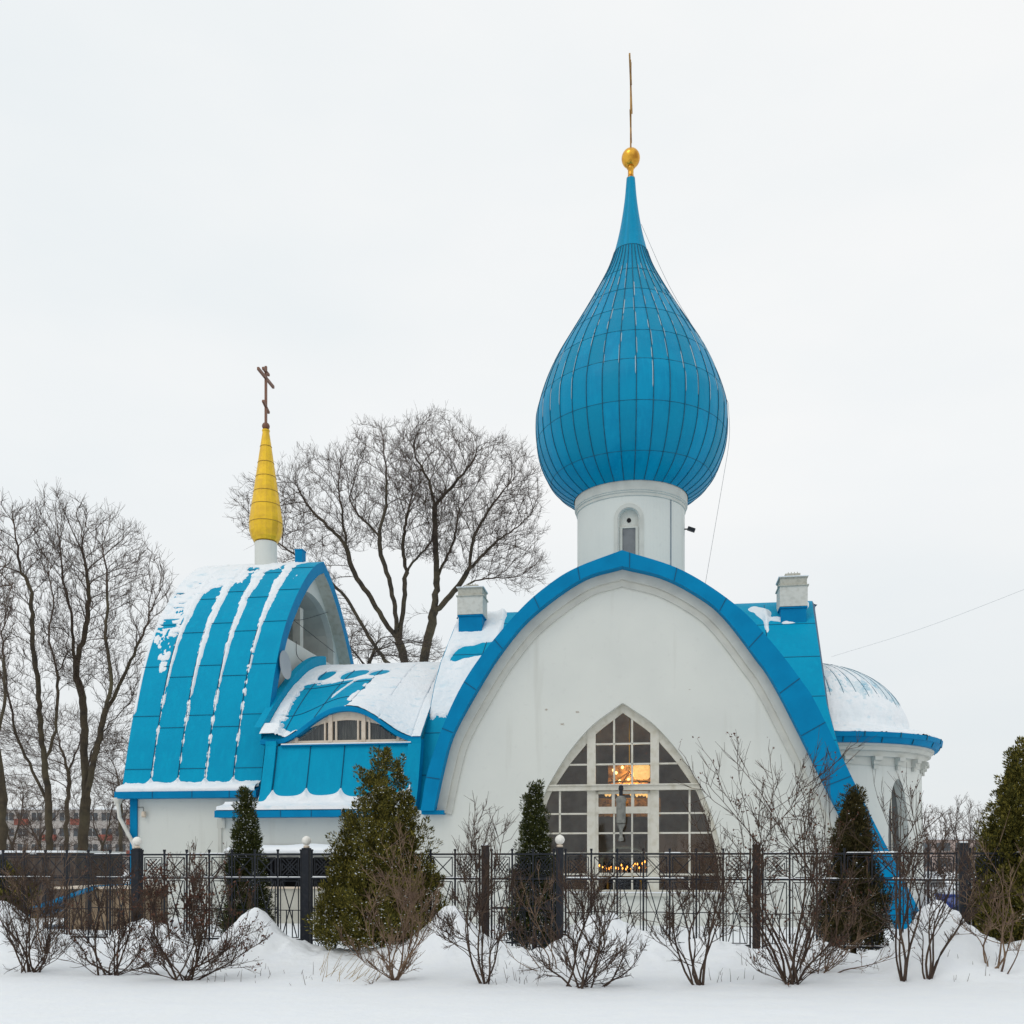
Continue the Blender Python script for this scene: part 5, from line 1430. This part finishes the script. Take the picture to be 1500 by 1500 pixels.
block('apartment_building', 'distant low pinkish building beyond the right end of the fence', 1340, 1900, 210, 1290-60, 1, (.38,.30,.27), 2, 20)
# brown shed with blue fascia
sx0 = (95-750)/F*27; sx1 = (205-750)/F*27
sh = empty('shed', ((sx0+sx1)/2, 27, 0)); tag(sh, 'low tan boarded shed with a sloping blue-edged roof behind the leftmost fence panel', 'shed')
hw_ = (sx1-sx0)/2; zr = EYE-(1302-HZ)*27/F
TAN = mat('tan_boards', (.30,.22,.14), .85, noise=[((9,9,.5),(.2,.14,.09),.4,.65)])
m = MB(); m.box(-hw_, hw_, 0, 2.2, -.2, zr); 
for k in range(9): m.box(-hw_+k*hw_/4.5-.01, -hw_+k*hw_/4.5+.01, -.01, .0, -.2, zr, 1)
m.build('wall', [TAN, DARK], sh)
m = MB(); m.add([(-hw_-1.6,-.3,.35),(-hw_+.9,-.3,1.22),(-hw_+.9,2.4,1.22),(-hw_-1.6,2.4,.35),(-hw_-1.6,-.3,.25),(-hw_+.9,-.3,1.12),(-hw_+.9,2.4,1.12),(-hw_-1.6,2.4,.25)], [(0,1,2,3),(4,5,6,7),(0,1,5,4),(1,2,6,5)]); m.build('sloping_roof', BLUEF, sh)
m = MB(); m.box(-hw_-.2, hw_+.2, -.2, 2.4, zr, zr+.06); m.build('roof_edge', PEACH, sh)
m = MB(); m.box(-hw_-1.6,-hw_-1.45,.0,.12,-.2,.5); m.build('roof_post', PEACH, sh)
# dark service building behind the left shrubs
dx0 = (-60-750)/F*33; dx1 = (110-750)/F*33
db = empty('service_building', ((dx0+dx1)/2, 33, 0)); tag(db, 'dark brown low outbuilding with a snow-lined flat roof at the far left', 'outbuilding')
hw_ = (dx1-dx0)/2; H = EYE+(HZ-1249)*33/F
m = MB(); m.box(-hw_, hw_, 0, 4, -.2, H); m.build('wall', mat('dark_boards', (.085,.066,.055), .9, noise=[((5,5,.3),(.045,.036,.032),.4,.6),(1.2,(.12,.085,.06),.5,.8)]), db)
m = MB(); m.box(-hw_-.1, hw_+.1, -.15, 4.1, H, H+.07); m.build('roof_snow', SNOW, db)
m = MB(); m.box(-.5,.4,-.03,0,-.2,1.7); m.box(-.52,-.5,-.05,0,-.2,1.75); m.build('door', POSTB, db)
# white van and blue skip beyond the right mound
vx = at(1384, 36); van = empty('parked_van', (vx[0], vx[1], 0), R(8)); tag(van, 'small white van parked in the snow behind the right end of the fence', 'van')
zt = EYE-(1326-HZ)*36/F
BWH = mat('white_car_paint', (.6,.62,.66), .3, .5)
m = MB(); 
pr_ = [(-.0,.28),(0,.65),(.15,.78),(.9,.88),(1.3,1.30),(1.6,1.40),(4.1,1.42),(4.3,1.3),(4.35,.28)]
vv2 = [(sx_*(.82 if z < 1 else .74), y, z) for sx_ in (-1,1) for y, z in pr_]; n9 = len(pr_)
m.add(vv2, [tuple(range(n9)), tuple(range(2*n9-1, n9-1, -1))]+[(i, (i+1)%n9, n9+(i+1)%n9, n9+i) for i in range(n9)]); m.build('body', BWH, van)
m = MB(); m.add([(-.70,.95,.92),(.70,.95,.92),(.64,1.27,1.26),(-.64,1.27,1.26)], [(0,1,2,3)]); m.build('windscreen', PANE, van).location = (0,-.02,.012)
for x in (-.58,.58):
    m = MB(); m.box(x-.12,x+.12,-.02,.05,.55,.68); m.build('headlight', GLOBE, van)
    for y in (.85,3.5):
        m = MB(); 
        P = [(x*1.35+dx, y+.31*math.cos(t), .31+.31*math.sin(t)) for dx in (-.09,.09) for t in np.linspace(0,2*math.pi,18,endpoint=False)]
        m.add(P, [tuple(range(18)), tuple(range(35,17,-1))]+[(i,(i+1)%18,18+(i+1)%18,18+i) for i in range(18)]); m.build('wheel', DARK, van)
m = MB(); m.box(-.7,.7,1.6,4.1,1.42,1.5); m.build('roof_snow', SNOW, van)
vx = at(1412, 33); sk = empty('blue_container', (vx[0], vx[1], 0), R(-8)); tag(sk, 'royal blue metal container beside the small white van', 'container')
SKB = mat('royal_blue_metal', (.01,.05,.30), .5, noise=(2,(.01,.035,.2),.4,.7))
m = MB(); m.box(-.62,.62,0,1.0,0,.72); 
for x in np.linspace(-.6,.6,6): m.box(x-.03,x+.03,-.05,0,0,.70)
m.box(-.66,.66,-.06,1.04,.72,.78); m.build('bin_body', SKB, sk)
m = MB(); m.box(-.6,.6,.02,.98,.781,.86); m.build('snow_cap', SNOW, sk)
vx = at(1440, 30); aw = empty('blue_awning', (vx[0], vx[1], 0), R(-8)); tag(aw, 'blue sloping awning on posts glimpsed behind the large right-hand evergreen', 'awning')
zA2 = EYE-(1318-HZ)*30/F
m = MB(); m.add([(-.9,-.4,zA2-.18),(.9,-.4,zA2+.10),(.9,.8,zA2+.3),(-.9,.8,zA2),(-.9,-.4,zA2-.22),(.9,-.4,zA2+.06),(.9,.8,zA2+.26),(-.9,.8,zA2-.04)], [(0,1,2,3),(4,5,6,7),(0,1,5,4),(1,2,6,5),(2,3,7,6),(3,0,4,7)]); m.build('canopy', SKB, aw)
m = MB(); m.bar((-.8,0,0),(-.8,0,zA2-.12),.05); m.bar((.8,0,0),(.8,0,zA2+.1),.05); m.build('posts', IRON, aw)
# overhead wire to the right
m = MB(); pa = np.array(at(1218,36,962)); pb = np.array(at(1560,24,840)); wire(m, [pa, (pa+pb)/2-np.array([0,0,.12]), pb], .004)
tag(m.build('overhead_wire', mat('grey_wire', (.42,.43,.44), .7)), 'thin overhead wire running from the church roof to the upper right', 'wire')
print('objects', len(bpy.data.objects), 'polys', sum(len(x.polygons) for x in bpy.data.meshes))
